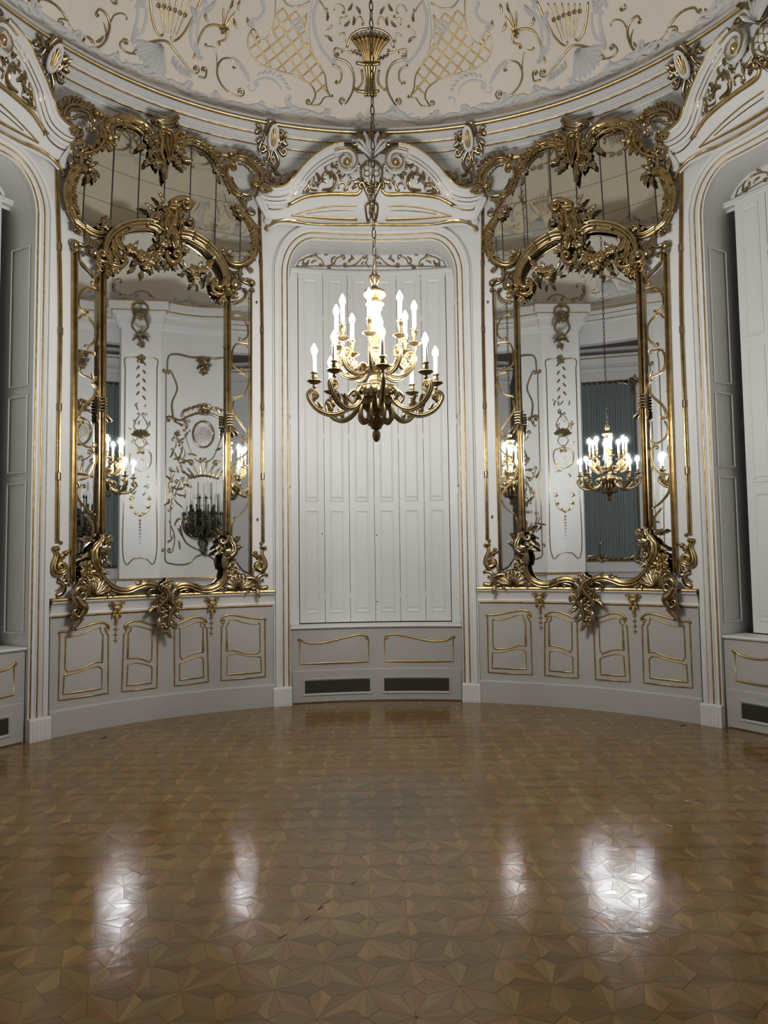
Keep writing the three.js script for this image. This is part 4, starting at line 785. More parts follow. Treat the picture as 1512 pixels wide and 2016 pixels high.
function glass(g, side) {       // the looking-glass panes, built per side: each mirror hangs at its own slight angle
  const L = side < 0 ? (l) => l : (l) => rev(l.map(([s, y]) => [-s, y])), sgn = side;
  const put = (poly, m, mat) => flatPane(poly, m, 0.006, 'glass_pane', mat, g);
  const mid = (mainPoly[1][0] + mainPoly[11][0]) / 2;
  put(L(mainPoly), flatMap(-sgn * mid, side < 0 ? MIRROR_DEG[0] : MIRROR_DEG[1], side < 0 ? 0.098 : 0.078), M.silver);
  const norm = (s) => { const t = s2t(Math.abs(s)); return Math.atan2(Math.sin(t) / A, Math.cos(t) / B) * 180 / Math.PI; };
  const put2 = (poly, extra) => { const ss = poly.map((p) => p[0]), c0 = (Math.min(...ss) + Math.max(...ss)) / 2; put(L(poly), flatMap(-sgn * c0, norm(c0) + extra, 0.03), M.silver); };
  put2(stripA, side < 0 ? -1.0 : -3.6); put2(stripB, side < 0 ? -1.6 : -0.8);
  const y1 = PX([219, 334])[0][1], y2 = PX([273, 419])[0][1], xs = [120, 165.5, 220.8, 273.2, 324, 375, 426, 475.4, 520].map((x) => PX([x, 400])[0][0]);
  for (let i = 0; i + 1 < xs.length; i++) for (const [a, b] of [[0, y2], [y2, y1], [y1, 9]]) {
    const q = clipRect(upperPoly, xs[i] + 0.0045, xs[i + 1] - 0.0045, a + 0.002, b - 0.002); if (q.length < 3) continue;
    const c0 = (xs[i] + xs[i + 1]) / 2, f0 = flatMap(-sgn * c0, norm(c0) + (rnd() - 0.5) * 0.5, 0.024), m0 = (u, y, d) => f0(u, y, d + lean(y));
    put(L(q), m0, M.agedSilver);
  }
  for (let i = 1; i + 1 < xs.length; i++) { const q = clipRect(upperPoly, xs[i] - 0.0045, xs[i] + 0.0045, 0, 9); if (q.length > 2) flatPane(L(q), (u, y, d) => SM(u, y, d + 0.031), 0.004, 'glass_came', M.seam, g); }
  const c = new Col();
  for (let i = 1; i + 1 < xs.length; i++) for (const y of [y1, y2]) ball(c, SM, [-sgn * xs[i], y], 0.009, 0.012, 0.028);
  c.build('glass_clip', M.seam, g);
}
const MIRROR_DEG = [34.6, 32.2];
function mirrorFrame(label) {
  const g = thing('wall_mirror', label, 'mirror', 'tall rococo wall mirrors');
  let c;
  const part = (name, mat = M.gold) => { if (!c.empty) { const q = c.build(name, mat, g); if (/leafage|fringe|overlay|shoulder|shell|head|console|acanthus/.test(name)) q.userData.kind = 'stuff'; } c = new Col(); };
  c = new Col();
  // dark backing seen in the joints
  { const lo = Math.min(...upperPoly.map((q) => q[0])), hi = Math.max(...upperPoly.map((q) => q[0]));
    for (let i = 0; i < 8; i++) { const q = clipRect(upperPoly, lerp(lo, hi, i / 8), lerp(lo, hi, (i + 1) / 8), 0, 9); if (q.length > 2) flatPane(q, (s, y, d) => SM(s, y, 0.004 + d), 0.005, 'backing_board', M.seam, g); } }
  // upright posts
  const post = (l, w, h, p = 'g') => { ribbon(c, SM, smooth(PX(l), 40), w, { raw: true, p, h: h / (Array.isArray(w) ? w[0] : w) }); part('frame_post'); };
  post([197, 530, 196, 700, 195, 880, 193.5, 1050], 0.03, 0.155);
  post([449.5, 585, 449.5, 760, 449, 900, 448, 1056], 0.03, 0.1);
  post([148, 496, 147.5, 700, 146, 900, 143.8, 1145], 0.024, 0.07);
  post([493, 572, 493, 760, 493, 900, 493, 1128], 0.025, 0.07);
  for (const [x, y] of [[195.5, 800], [449, 830]]) { const p = PX([x, y])[0]; for (const k of [-0.06, -0.03, 0, 0.03, 0.06]) ribbon(c, SN, [[p[0] - 0.035, p[1] + k], [p[0], p[1] + k + 0.008], [p[0] + 0.035, p[1] + k]], 0.014 - Math.abs(k) * 0.06, { d: 0.085, h: 1.4 }); for (const [dx, a] of [[0.01, 5.0], [-0.02, 4.4], [0.03, 5.3]]) leaf(c, SM, [p[0] + dx, p[1] - 0.06], a, 0.12, 0.026, { curl: 0.4, d: 0.085, h: 0.02 }); part('post_binding', M.oldGold); }
  // serpentine scrolls over the side glass
  const chainA = [[[240, 60, 270, 88, 305, 140, 303, 220, 262, 268], 0.017, [0, 1]], [[292, 296, 225, 292, 200, 350, 215, 420, 300, 468], 0.017, [1, 1]], [[288, 485, 312, 520, 290, 580, 222, 650, 205, 700, 215, 728], 0.019, [0, 1]], [[215, 745, 195, 790, 212, 850, 262, 885, 300, 880], 0.016, [0, 1]], [[276, 905, 308, 930, 300, 1000, 262, 1070, 196, 1088], 0.017, [1, 0]], [[228, 1118, 195, 1140, 200, 1200, 262, 1275, 298, 1298], 0.017, [1, 0]], [[245, 1300, 290, 1360, 292, 1440], 0.016, [0, 0]]];
  const chainB = [[[1160, 60, 1218, 80, 1252, 140, 1248, 200, 1212, 222], 0.016, [0, -1]], [[1248, 246, 1180, 245, 1155, 310, 1165, 380, 1207, 412], 0.016, [1, 1]], [[1200, 420, 1252, 440, 1256, 500, 1222, 565, 1160, 580], 0.016, [0, 0]], [[1165, 600, 1160, 660, 1200, 722, 1252, 800, 1236, 828], 0.019, [0, -1]], [[1235, 850, 1256, 885, 1236, 930, 1180, 962], 0.015, [1, 0]], [[1180, 985, 1156, 1025, 1170, 1090, 1222, 1145, 1256, 1138], 0.017, [0, 1]], [[1232, 1165, 1256, 1200, 1232, 1270, 1166, 1325], 0.016, [1, 0]], [[1168, 1335, 1156, 1370, 1152, 1430], 0.015, [0, 0]]];
  chainA.forEach(([l, w, [a, b]], i) => { const dir = [-1, 1, 1, 1, -1, 1, -1][i]; scroll(c, SM, BB(l), [w * 0.62, w * 0.72, w * 0.62], { p: 'g', h: 1.2, d: 0.035, a: a ? [dir, 0.022, 0.8] : undefined, b: b ? [dir, 0.022, 0.9] : undefined }); const e = BB(l.slice(-2))[0]; leaf(c, SM, e, 1 + i, 0.07, 0.014, { d: 0.04 }); part('serpentine_scroll', M.gold); });
  scroll(c, SM, EC([240, 620, 245, 740, 320, 860, 430, 970, 478, 1050, 450, 1100]), [0.013, 0.016, 0.013], { p: 'g', h: 1.3, d: 0.03, b: [-1, 0.02, 1] }); part('serpentine_scroll');
  scroll(c, SM, EC([480, 1170, 380, 1145, 280, 1190, 238, 1290, 240, 1400, 330, 1480]), [0.014, 0.014], { p: 'g', h: 1.2, d: 0.03, a: [-1, 0.022, 0.9], b: [1, 0.02, 0.8] }); part('serpentine_scroll');
  scroll(c, SM, EC([245, 1560, 300, 1512, 400, 1580, 450, 1649]), 0.012, { p: 'g', h: 1.2, d: 0.03, a: [1, 0.02, 0.9] }); part('serpentine_scroll');
  chainB.forEach(([l, w, [a, b]], i) => { const dir = [-1, 1, -1, -1, -1, 1, -1, 1][i]; scroll(c, SM, BB(l), [w * 0.6, w * 0.7, w * 0.6], { p: 'g', h: 1.2, d: 0.035, a: a ? [dir, 0.02, 0.8] : undefined, b: b ? [dir, 0.02, 0.9] : undefined }); part('serpentine_scroll', M.gold); });
  scroll(c, SM, ED([1290, 1285, 1255, 1370, 1190, 1410, 1100, 1420]), 0.013, { h: 1.2, d: 0.04 }); part('serpentine_scroll');

  // ---- upper frame ----
  const UD = 0.03;
  scroll(c, SM, EA([430, 1015, 330, 985, 232, 1080, 170, 1240, 168, 1400, 190, 1560]), [0.03, 0.052, 0.045, 0.04], { p: 'b', h: 1.5, d: UD });
  ribbon(c, SM, EC([110, 0, 150, 130, 195, 240, 262, 300, 330, 350]), [0.04, 0.036, 0.03], { p: 'b', h: 1.6, d: UD });
  scroll(c, SM, EC([300, 330, 420, 402, 520, 432, 620, 415, 700, 362]), [0.034, 0.032], { p: 'e', h: 1.5, d: UD }); part('frame_scroll');
  for (const [x, y, a] of [[430, 1010, 0.2], [460, 1060, 5.6], [440, 960, 0.9], [480, 1010, 5.9], [420, 1080, 4.9]]) leaf(c, SM, EA([x, y])[0], a, 0.1, 0.03, { curl: -0.8, d: UD + 0.03, h: 0.03 });
  cluster(c, SM, EA([480, 1030])[0], 0.055, 6, { d: UD }); part('acanthus_tip', M.oldGold);
  ribbon(c, SM, EA([300, 1130, 250, 1250, 230, 1400, 250, 1540]), [0.01, 0.016, 0.01], { d: UD + 0.01, h: 1.2 }); fringe(c, SM, EA([240, 1280, 235, 1400, 260, 1540]), 5, 0.07, 1, { d: UD }); part('inner_leafage', M.gold);
  for (const [x, y, r] of [[215, 350, 0.07], [260, 380, 0.05]]) cluster(c, SM, EC([x, y])[0], r, 7, { d: UD });
  scroll(c, SM, EC([340, 400, 365, 480, 350, 560, 300, 590]), [0.024, 0.024, 0.012], { b: [-1, 0.02, 0.8], h: 1.3, d: UD });
  scroll(c, SM, EC([300, 590, 260, 560, 220, 545, 200, 580]), [0.02, 0.016], { b: [1, 0.026, 0.9], d: UD, h: 1.4 });
  fringe(c, SM, EC([370, 450, 450, 500, 560, 490]), 5, 0.09, -1, { d: UD, lean: 1.5 }); cluster(c, SM, EC([310, 690])[0], 0.035, 5, { d: 0.03 });
  ball(c, SM, EC([185, 560])[0], 0.05, 0.05, 0.03); ball(c, SM, EC([185, 650])[0], 0.032, 0.04, 0.05); part('corner_scroll', M.oldGold);
  cluster(c, SM, EC([600, 330])[0], 0.11, 9, { d: UD }); flower(c, SM, EC([590, 320])[0], 0.06, { d: 0.08 }); part('acanthus_boss', M.oldGold);
  // C-scroll and crest at the outer top
  scroll(c, SM, EA([590, 400, 640, 500, 625, 610, 545, 715, 440, 760, 365, 775]), [0.026, 0.042, 0.04, 0.03], { p: 'g', h: 1.5, d: UD }); part('c_scroll');
  fringe(c, SM, EA([545, 540, 540, 620, 500, 680, 430, 715]), 7, 0.07, 1, { d: UD, lean: 1.4 }); for (const [x, y, a] of [[560, 380, 2.0], [545, 440, 2.6], [600, 380, 1.3], [540, 470, 3.3]]) leaf(c, SM, EA([x, y])[0], a, 0.12, 0.035, { curl: 0.6, d: UD });
  part('leaf_fringe', M.oldGold);
  scroll(c, SM, EA([110, 430, 105, 330, 130, 230, 185, 170, 280, 160, 390, 190, 470, 240]), [0.028, 0.036, 0.034, 0.024], { p: 'g', h: 1.5, d: UD }); part('crest_scroll', M.oldGold);
  fringe(c, SM, EA([90, 250, 130, 170, 230, 135, 330, 150, 430, 195, 480, 225]), 11, 0.1, 1, { d: UD, lean: 1.1 }); fringe(c, SM, EA([190, 300, 250, 260, 330, 240, 430, 290]), 5, 0.07, -1, { d: UD }); cluster(c, SM, EA([460, 300])[0], 0.06, 6, { d: UD }); cluster(c, SM, EA([90, 300])[0], 0.09, 7, { d: UD }); part('leaf_fringe', M.oldGold);
  scroll(c, SM, EA([120, 430, 190, 450, 220, 480, 260, 540, 310, 555]), [0.024, 0.02], { b: [1, 0.055, 1.2], h: 1.5, d: UD }); cluster(c, SM, EA([200, 430])[0], 0.05, 5, { d: UD }); part('crest_curl');
  ribbon(c, SM, EA([500, 245, 580, 275, 660, 300, 770, 335]), 0.028, { p: 'e', h: 1.3, d: UD }); ball(c, SM, EA([540, 255])[0], 0.045, 0.075, UD); ball(c, SM, EA([605, 275])[0], 0.035, 0.06, UD); part('tie_bar');
  for (const [x, y, r] of [[675, 380, 0.05], [330, 640, 0.075], [300, 900, 0.05]]) cluster(c, SM, EA([x, y])[0], r, 6, { d: UD });
  scroll(c, SM, EA([330, 640, 270, 640, 235, 680, 260, 760, 300, 820]), [0.026, 0.022], { a: [-1, 0.02, 0.9], h: 1.4, d: UD }); scroll(c, SM, EA([310, 760, 350, 830, 345, 920, 300, 980]), [0.03, 0.026], { h: 1.4, d: UD }); scroll(c, SM, EA([390, 850, 440, 800, 470, 830]), [0.022, 0.016], { b: [-1, 0.02, 0.8], d: UD, h: 1.4 }); leaf(c, SM, EA([230, 960])[0], 1.9, 0.12, 0.035, { d: UD }); part('shoulder_scroll', M.oldGold);
  scroll(c, SM, EA([790, 600, 735, 560, 712, 470, 730, 390, 810, 340, 950, 325, 1090, 345, 1230, 425, 1320, 540]), [0.022, 0.036, 0.044, 0.05, 0.04], { p: 'b', h: 1.4, d: UD }); part('arch_scroll');
  ribbon(c, SM, EA([770, 420, 860, 395, 960, 400, 1090, 450, 1190, 530]), [0.012, 0.02, 0.014], { d: UD + 0.02, h: 1.4 }); for (const [x, y] of [[925, 400], [1120, 405], [1210, 450]]) cluster(c, SM, EA([x, y])[0], 0.05, 6, { d: UD + 0.03 }); fringe(c, SM, EA([820, 440, 920, 440, 1000, 460, 1090, 500]), 5, 0.05, -1, { d: UD }); for (const [x, y, a] of [[740, 560, 5.2], [780, 540, 0.2], [720, 620, 4.6], [690, 650, 4.0]]) leaf(c, SM, EA([x, y])[0], a, 0.1, 0.03, { curl: 0.9, d: UD }); part('arch_leafage', M.gold);
  // top cartouche
  const CD = 0.06, a1 = (l) => sheetM(100, 180, 3.436)(l);
  scroll(c, SM, a1([735, 300, 752, 350, 745, 420, 760, 470]), [0.028, 0.03, 0.02], { a: [1, 0.03, 0.9], h: 1.6, d: CD }); scroll(c, SM, a1([775, 285, 812, 300, 822, 360, 812, 430, 798, 490]), [0.03, 0.036, 0.02], { h: 1.7, d: CD, p: 'g' }); scroll(c, SM, a1([780, 300, 770, 360, 790, 430, 795, 480]), [0.022, 0.03, 0.016], { h: 1.7, d: CD, p: 'g' });
  scroll(c, SM, a1([880, 290, 850, 305, 838, 350, 850, 390, 885, 395]), [0.024, 0.028, 0.018], { b: [1, 0.035, 1], a: [1, 0.035, 1], h: 1.7, d: CD }); part('cartouche', M.gold);
  for (const [x, y, r] of [[700, 350, 0.09], [720, 420, 0.08], [705, 490, 0.07], [760, 500, 0.07], [870, 420, 0.07], [845, 470, 0.06], [660, 330, 0.06], [900, 310, 0.055], [770, 545, 0.05]]) cluster(c, SM, a1([x, y])[0], r, 7, { d: CD * 0.8 });
  leaf(c, SM, a1([765, 500])[0], -1.5, 0.2, 0.045, { d: CD, h: 0.05 }); for (const [x, y, a] of [[640, 380, 3.6], [680, 470, 3.8], [690, 400, 4.2], [850, 480, 5.4], [885, 450, 5.8], [730, 470, 4.4]]) leaf(c, SM, a1([x, y])[0], a, 0.13, 0.04, { curl: 0.7, d: CD }); part('cartouche_leafage', M.oldGold);
  ribbon(c, SM, a1([685, 200, 720, 225, 760, 235, 810, 228, 850, 200]), [0.03, 0.04, 0.03], { d: CD + 0.05, h: 1.3, p: 'e' }); scroll(c, SM, a1([700, 235, 760, 265, 830, 250]), [0.02, 0.03, 0.02], { d: CD + 0.02, h: 1.4 }); for (const [x, y] of [[848, 240], [690, 215]]) ball(c, SM, a1([x, y])[0], 0.03, 0.06, CD); part('cartouche_cap', M.oldGold);
  // right-hand arch, crest ring and C
  scroll(c, SM, EB([190, 440, 330, 415, 440, 420, 560, 478, 660, 560, 735, 650, 775, 760]), [0.044, 0.05, 0.046, 0.036], { p: 'e', h: 1.3, d: UD }); part('arch_scroll');
  for (const [x, y] of [[480, 420], [420, 430], [750, 800], [800, 830]]) cluster(c, SM, EB([x, y])[0], 0.052, 6, { d: UD + 0.02 }); fringe(c, SM, EB([470, 520, 560, 560, 640, 620, 700, 700]), 6, 0.06, -1, { d: UD }); leaf(c, SM, EB([820, 760])[0], 1.3, 0.13, 0.03, { d: UD }); leaf(c, SM, EB([740, 860])[0], 5.2, 0.1, 0.03, { d: UD }); part('arch_leafage', M.oldGold);
  ribbon(c, SM, EB([690, 545, 770, 575, 850, 590, 900, 600]), 0.026, { p: 'e', h: 1.3, d: UD }); ball(c, SM, EB([930, 595])[0], 0.045, 0.07, UD); part('tie_bar');
  scroll(c, SM, EB([960, 660, 1030, 635, 1110, 650, 1210, 715, 1290, 800, 1330, 900, 1310, 985]), [0.026, 0.036, 0.038, 0.03], { p: 'g', h: 1.4, d: UD, b: [-1, 0.045, 1] }); part('crest_scroll');
  fringe(c, SM, EB([980, 620, 1080, 600, 1190, 650, 1300, 730, 1360, 850, 1380, 950]), 11, 0.085, 1, { d: UD, lean: 1.0 }); fringe(c, SM, EB([1010, 690, 1110, 710, 1200, 790, 1270, 880]), 6, 0.05, -1, { d: UD }); cluster(c, SM, EB([950, 640])[0], 0.06, 6, { d: UD }); cluster(c, SM, EB([1340, 960])[0], 0.06, 6, { d: UD }); part('leaf_fringe', M.oldGold);
  scroll(c, SM, EB([940, 720, 880, 750, 862, 850, 895, 970, 960, 1075, 1060, 1145]), [0.022, 0.034, 0.034, 0.026], { p: 'g', h: 1.5, d: UD, a: [1, 0.035, 1.1] }); fringe(c, SM, EB([930, 870, 950, 960, 1010, 1050]), 5, 0.045, 1, { d: UD }); part('c_scroll');
  scroll(c, SM, EB([1080, 1110, 1150, 1130, 1230, 1110, 1270, 1060]), [0.02, 0.022], { d: UD, h: 1.4, b: [1, 0.03, 0.9] }); cluster(c, SM, EB([1060, 1160])[0], 0.06, 6, { d: UD }); part('tie_scroll', M.oldGold);
  scroll(c, SM, EB([1210, 1170, 1150, 1200, 1125, 1270, 1150, 1350, 1210, 1390]), [0.018, 0.02, 0.016], { d: UD, h: 1.4, b: [1, 0.03, 1.1] }); scroll(c, SM, EB([1080, 1180, 1110, 1260, 1110, 1340]), [0.02, 0.02], { d: UD, h: 1.4 }); part('s_scroll', M.oldGold);
  cluster(c, SM, EB([1040, 1360])[0], 0.1, 8, { d: UD }); flower(c, SM, EB([1030, 1340])[0], 0.06, { d: 0.08 }); flower(c, SM, EB([1060, 1410])[0], 0.05, { d: 0.08 }); part('blossom_knot', M.oldGold);
  scroll(c, SM, ED([1250, 270, 1330, 385, 1395, 510, 1408, 630, 1390, 760, 1335, 865, 1250, 925, 1150, 945, 1055, 905, 1000, 840]), [0.034, 0.046, 0.044, 0.042, 0.036, 0.03], { p: 'b', h: 1.5, d: UD }); part('frame_scroll');
  for (const [x, y, r] of [[1330, 1000, 0.045], [1290, 870, 0.05], [1040, 790, 0.075], [980, 760, 0.05], [1100, 870, 0.05]]) cluster(c, SM, ED([x, y])[0], r, 7, { d: UD }); fringe(c, SM, ED([1050, 980, 1130, 1020, 1210, 1000]), 5, 0.08, -1, { d: UD, lean: 1.5 }); part('acanthus_boss', M.oldGold);
  scroll(c, SM, ED([1210, 980, 1200, 1070, 1230, 1140, 1310, 1180]), [0.024, 0.022, 0.016], { b: [1, 0.035, 1], d: UD, h: 1.4 }); scroll(c, SM, ED([1230, 1100, 1270, 1130, 1300, 1110]), 0.014, { d: UD, h: 1.3 }); ball(c, SM, ED([1350, 1170])[0], 0.045, 0.06, UD); ball(c, SM, ED([1360, 1265])[0], 0.03, 0.05, UD); ball(c, SM, ED([1260, 1265])[0], 0.028, 0.05, UD); part('corner_scroll', M.oldGold);

  const overlay = (M2, pts, n, d, L = 0.09) => { const P = smooth(pts, n * 4); for (let i = 0; i < n; i++) { const q = i * 4 + 2, [tx, ty] = frame2(P, q), a = Math.atan2(ty, tx); for (const k of [-1, 1]) { leaf(c, M2, P[q], a + k * 0.45, L, 0.017, { curl: k * 0.9, d, h: 0.016, lobes: 2 }); scroll(c, M2, [P[q], [P[q][0] + Math.cos(a - k * 0.9) * L * 0.35, P[q][1] + Math.sin(a - k * 0.9) * L * 0.35]], [0.009, 0.007], { b: [-k, 0.014, 0.9], d: d - 0.01, n: 5 }); } } part('acanthus_overlay', M.gold); };
  overlay(SM, EA([330, 985, 232, 1080, 170, 1240, 168, 1400, 190, 1540]), 4, 0.085); overlay(SM, EA([735, 560, 712, 470, 730, 390, 810, 340, 950, 325, 1090, 345, 1230, 425]), 5, 0.08); overlay(SM, EB([330, 415, 440, 420, 560, 478, 660, 560, 735, 650]), 4, 0.085); overlay(SM, ED([1330, 385, 1395, 510, 1408, 630, 1390, 760, 1335, 865]), 4, 0.085); overlay(SM, EA([640, 500, 625, 610, 545, 715, 440, 760]), 3, 0.08, 0.07); overlay(SM, EB([862, 850, 895, 970, 960, 1075]), 2, 0.07, 0.07);
  // ---- middle arch ----
  scroll(c, SN, EC([565, 760, 580, 640, 630, 500, 740, 405, 870, 350, 1000, 330, 1150, 328, 1270, 368, 1340, 430]), [0.03, 0.046, 0.054, 0.058, 0.056], { p: 'e', h: 1.2, d: 0.05 }); part('arch_moulding');
  scroll(c, SN, ED([400, 570, 520, 590, 640, 650, 750, 722, 840, 805, 920, 900, 980, 1010, 1010, 1120, 1010, 1230]), [0.062, 0.062, 0.058, 0.046, 0.036], { p: 'e', h: 1.1, d: 0.05 }); part('arch_moulding');
  for (const l of [EC([870, 340, 880, 380, 890, 410]), EC([1110, 300, 1120, 340, 1130, 390]), ED([590, 570, 580, 630, 560, 670]), ED([770, 690, 760, 740, 740, 780])]) { ribbon(c, SN, l, 0.012, { d: 0.11, h: 1.4 }); ball(c, SN, l[1], 0.022, 0.03, 0.11); part('arch_tie'); }
  // volutes and heads of the posts
  scroll(c, SN, EC([545, 830, 600, 838, 680, 880, 770, 892, 835, 845]), [0.02, 0.024, 0.022], { b: [1, 0.04, 1.2], d: 0.07, h: 1.4 }); scroll(c, SN, EC([545, 830, 480, 800, 455, 740, 480, 690]), [0.022, 0.02], { b: [-1, 0.035, 1], d: 0.06, h: 1.4 });
  for (const [x, y, r] of [[620, 900, 0.08], [690, 940, 0.06], [470, 850, 0.05], [470, 940, 0.04], [600, 970, 0.05], [640, 800, 0.06]]) cluster(c, SN, EC([x, y])[0], r, 7, { d: 0.06 }); for (const [x, y, a] of [[650, 560, 4.9], [660, 650, 4.8], [690, 500, 5.1], [610, 700, 4.6]]) leaf(c, SN, EC([x, y])[0], a, 0.17, 0.04, { curl: 0.4, d: 0.1, h: 0.03 }); part('post_head');
  scroll(c, SN, ED([1000, 1150, 970, 1220, 910, 1255, 850, 1225]), [0.034, 0.028], { b: [-1, 0.035, 1.1], d: 0.07, h: 1.4 }); scroll(c, SN, ED([810, 1210, 850, 1310, 930, 1340, 1000, 1310]), [0.018, 0.022], { b: [1, 0.04, 1], d: 0.06, h: 1.4 });
  ball(c, SN, ED([1015, 1305])[0], 0.045, 0.09, 0.06); for (const [x, y, r] of [[1110, 1310, 0.05], [1120, 1380, 0.045], [900, 1340, 0.05], [960, 1390, 0.045]]) cluster(c, SN, ED([x, y])[0], r, 6, { d: 0.05 }); part('post_head'); ball(c, SN, ED([1130, 1200])[0], 0.075, 0.07, 0.02); cluster(c, SN, ED([1180, 1230])[0], 0.05, 5, { d: 0.03 }); ball(c, SN, EC([425, 690])[0], 0.06, 0.06, 0.02); part('post_shell', M.oldGold);
  // garlands
  for (const [x, y, r] of [[880, 670, 0.055], [1050, 770, 0.07], [1175, 810, 0.07], [1110, 895, 0.055], [950, 700, 0.04], [1240, 780, 0.045]]) { flower(c, SN, EC([x, y])[0], r, { d: 0.1, ph: x, h: 0.8 }); part('garland_blossom', M.gold); }
  for (const [x, y, a] of [[800, 640, 2.6], [780, 560, 1.4], [840, 720, 4.0], [980, 800, 3.9], [960, 920, 3.6], [1050, 960, 4.6], [1000, 850, 3.4], [1240, 870, 5.4], [1160, 900, 4.9], [750, 600, 2.2], [930, 640, 0.8]]) leaf(c, SN, EC([x, y])[0], a, 0.085, 0.028, { d: 0.085, curl: 0.5, h: 0.02 }); scroll(c, SN, EC([740, 480, 770, 560, 830, 640, 960, 720, 1100, 800, 1250, 780]), 0.012, { d: 0.07, h: 1.2 }); part('garland_leafage', M.oldGold);
  for (const [x, y, r] of [[560, 1035, 0.055], [590, 1115, 0.05], [760, 1000, 0.045], [640, 1050, 0.04], [700, 1040, 0.04], [790, 950, 0.035]]) { flower(c, SN, ED([x, y])[0], r, { d: 0.1, ph: y, h: 0.8 }); part('garland_blossom', M.gold); }
  for (const [x, y, a] of [[480, 1080, 3.4], [470, 1000, 2.4], [570, 1180, 4.6], [650, 1180, 5.2], [720, 1090, 5.6], [780, 1060, 5.0], [640, 1000, 1.2], [770, 1150, 4.6], [820, 900, 1.0]]) leaf(c, SN, ED([x, y])[0], a, 0.08, 0.026, { d: 0.085, curl: -0.6, h: 0.02 }); scroll(c, SN, ED([460, 1020, 560, 1070, 660, 1060, 760, 1000, 840, 900]), 0.011, { d: 0.07, h: 1.2 }); for (const [x, y, r] of [[170, 930, 0.05], [80, 900, 0.05], [220, 1000, 0.04], [330, 1010, 0.035]]) cluster(c, SN, ED([x, y])[0], r, 6, { d: 0.08 }); part('garland_leafage', M.oldGold);
  // middle cartouche
  const MD = 0.1;
  ribbon(c, SN, ED([312, 195, 306, 240, 308, 300]), [0.062, 0.05, 0.052], { h: 1.2, d: MD }); ribbon(c, SN, ED([222, 262, 300, 285, 378, 262]), [0.014, 0.02, 0.014], { h: 1.5, d: MD + 0.045 });
  scroll(c, SN, ED([308, 285, 305, 330, 300, 380, 262, 440, 250, 510, 275, 580]), [0.046, 0.05, 0.06, 0.078, 0.082, 0.05], { h: 1.15, d: MD, p: 'g' }); ribbon(c, SN, ED([290, 570, 300, 640, 320, 700, 330, 770]), [0.046, 0.04, 0.052, 0.03], { h: 1.2, d: MD, p: 'g' });
  for (const [x, y, a] of [[270, 480, -1.5], [240, 540, -1.9], [300, 540, -1.2], [300, 380, -1.57]]) leaf(c, SN, ED([x, y])[0], a, 0.13, 0.035, { d: MD + 0.06, h: 0.02 }); part('keystone_body');
  scroll(c, SN, ED([235, 215, 300, 180, 380, 150, 440, 145]), [0.03, 0.032, 0.03], { b: [-1, 0.06, 1.2], h: 1.5, d: MD + 0.02 }); scroll(c, SN, ED([235, 235, 300, 240, 370, 250]), [0.026, 0.026], { h: 1.2, d: MD + 0.05 }); part('keystone_volute');
  scroll(c, SN, ED([215, 800, 215, 880, 270, 945, 345, 940, 385, 890]), [0.024, 0.03, 0.024], { b: [1, 0.045, 1.2], h: 1.5, d: MD }); part('keystone_volute');
  scroll(c, SN, ED([200, 260, 230, 330, 220, 420, 180, 480]), [0.03, 0.032, 0.02], { p: 'g', h: 1.5, d: MD }); scroll(c, SN, ED([380, 280, 350, 360, 365, 440, 395, 500, 370, 600]), [0.022, 0.026, 0.022], { p: 'g', h: 1.5, d: MD + 0.04 }); scroll(c, SN, ED([120, 440, 170, 500, 210, 560, 200, 640]), [0.03, 0.034, 0.02], { p: 'e', h: 1.4, d: MD }); part('keystone_scroll');
  scroll(c, SN, ED([480, 290, 430, 310, 400, 380, 430, 460, 500, 500, 560, 490, 575, 430]), [0.018, 0.022, 0.018], { b: [1, 0.04, 0.9], a: [-1, 0.025, 0.8], h: 1.4, d: 0.06 }); part('keystone_scroll', M.oldGold); scroll(c, SN, ED([120, 410, 100, 340, 60, 310, 30, 340]), [0.03, 0.024], { b: [1, 0.045, 1], h: 1.5, d: 0.07 }); part('keystone_scroll', M.oldGold);
  for (const [x, y, r] of [[160, 690, 0.1], [130, 340, 0.07], [170, 220, 0.055], [420, 720, 0.06], [380, 780, 0.05], [470, 780, 0.05], [150, 800, 0.06], [440, 310, 0.05], [420, 500, 0.06]]) cluster(c, SN, ED([x, y])[0], r, 8, { d: 0.07 }); flower(c, SN, ED([170, 690])[0], 0.075, { d: 0.12 }); for (const [x, y, a] of [[100, 720, 3.6], [120, 780, 4.0], [60, 270, 2.6], [200, 160, 2.2], [480, 260, 0.6]]) leaf(c, SN, ED([x, y])[0], a, 0.12, 0.035, { curl: 0.5, d: 0.07 }); part('keystone_leafage', M.oldGold);

  // ---- foot of the frame ----
  scroll(c, SN, FA([632, 620, 660, 720, 720, 800, 800, 862, 890, 890, 1000, 885, 1110, 842, 1220, 812, 1330, 828, 1420, 880, 1450, 960, 1400, 1030]), [0.026, 0.034, 0.034, 0.034, 0.028], { p: 'e', h: 1.3, d: 0.05, b: [-1, 0.03, 0.6] }); part('foot_moulding');
  scroll(c, SN, FB([912, 555, 890, 660, 825, 738, 740, 775, 640, 778, 540, 745, 450, 728, 370, 745, 320, 800, 345, 870]), [0.026, 0.034, 0.036, 0.032, 0.026], { p: 'e', h: 1.3, d: 0.05, b: [1, 0.03, 0.7] }); part('foot_moulding');
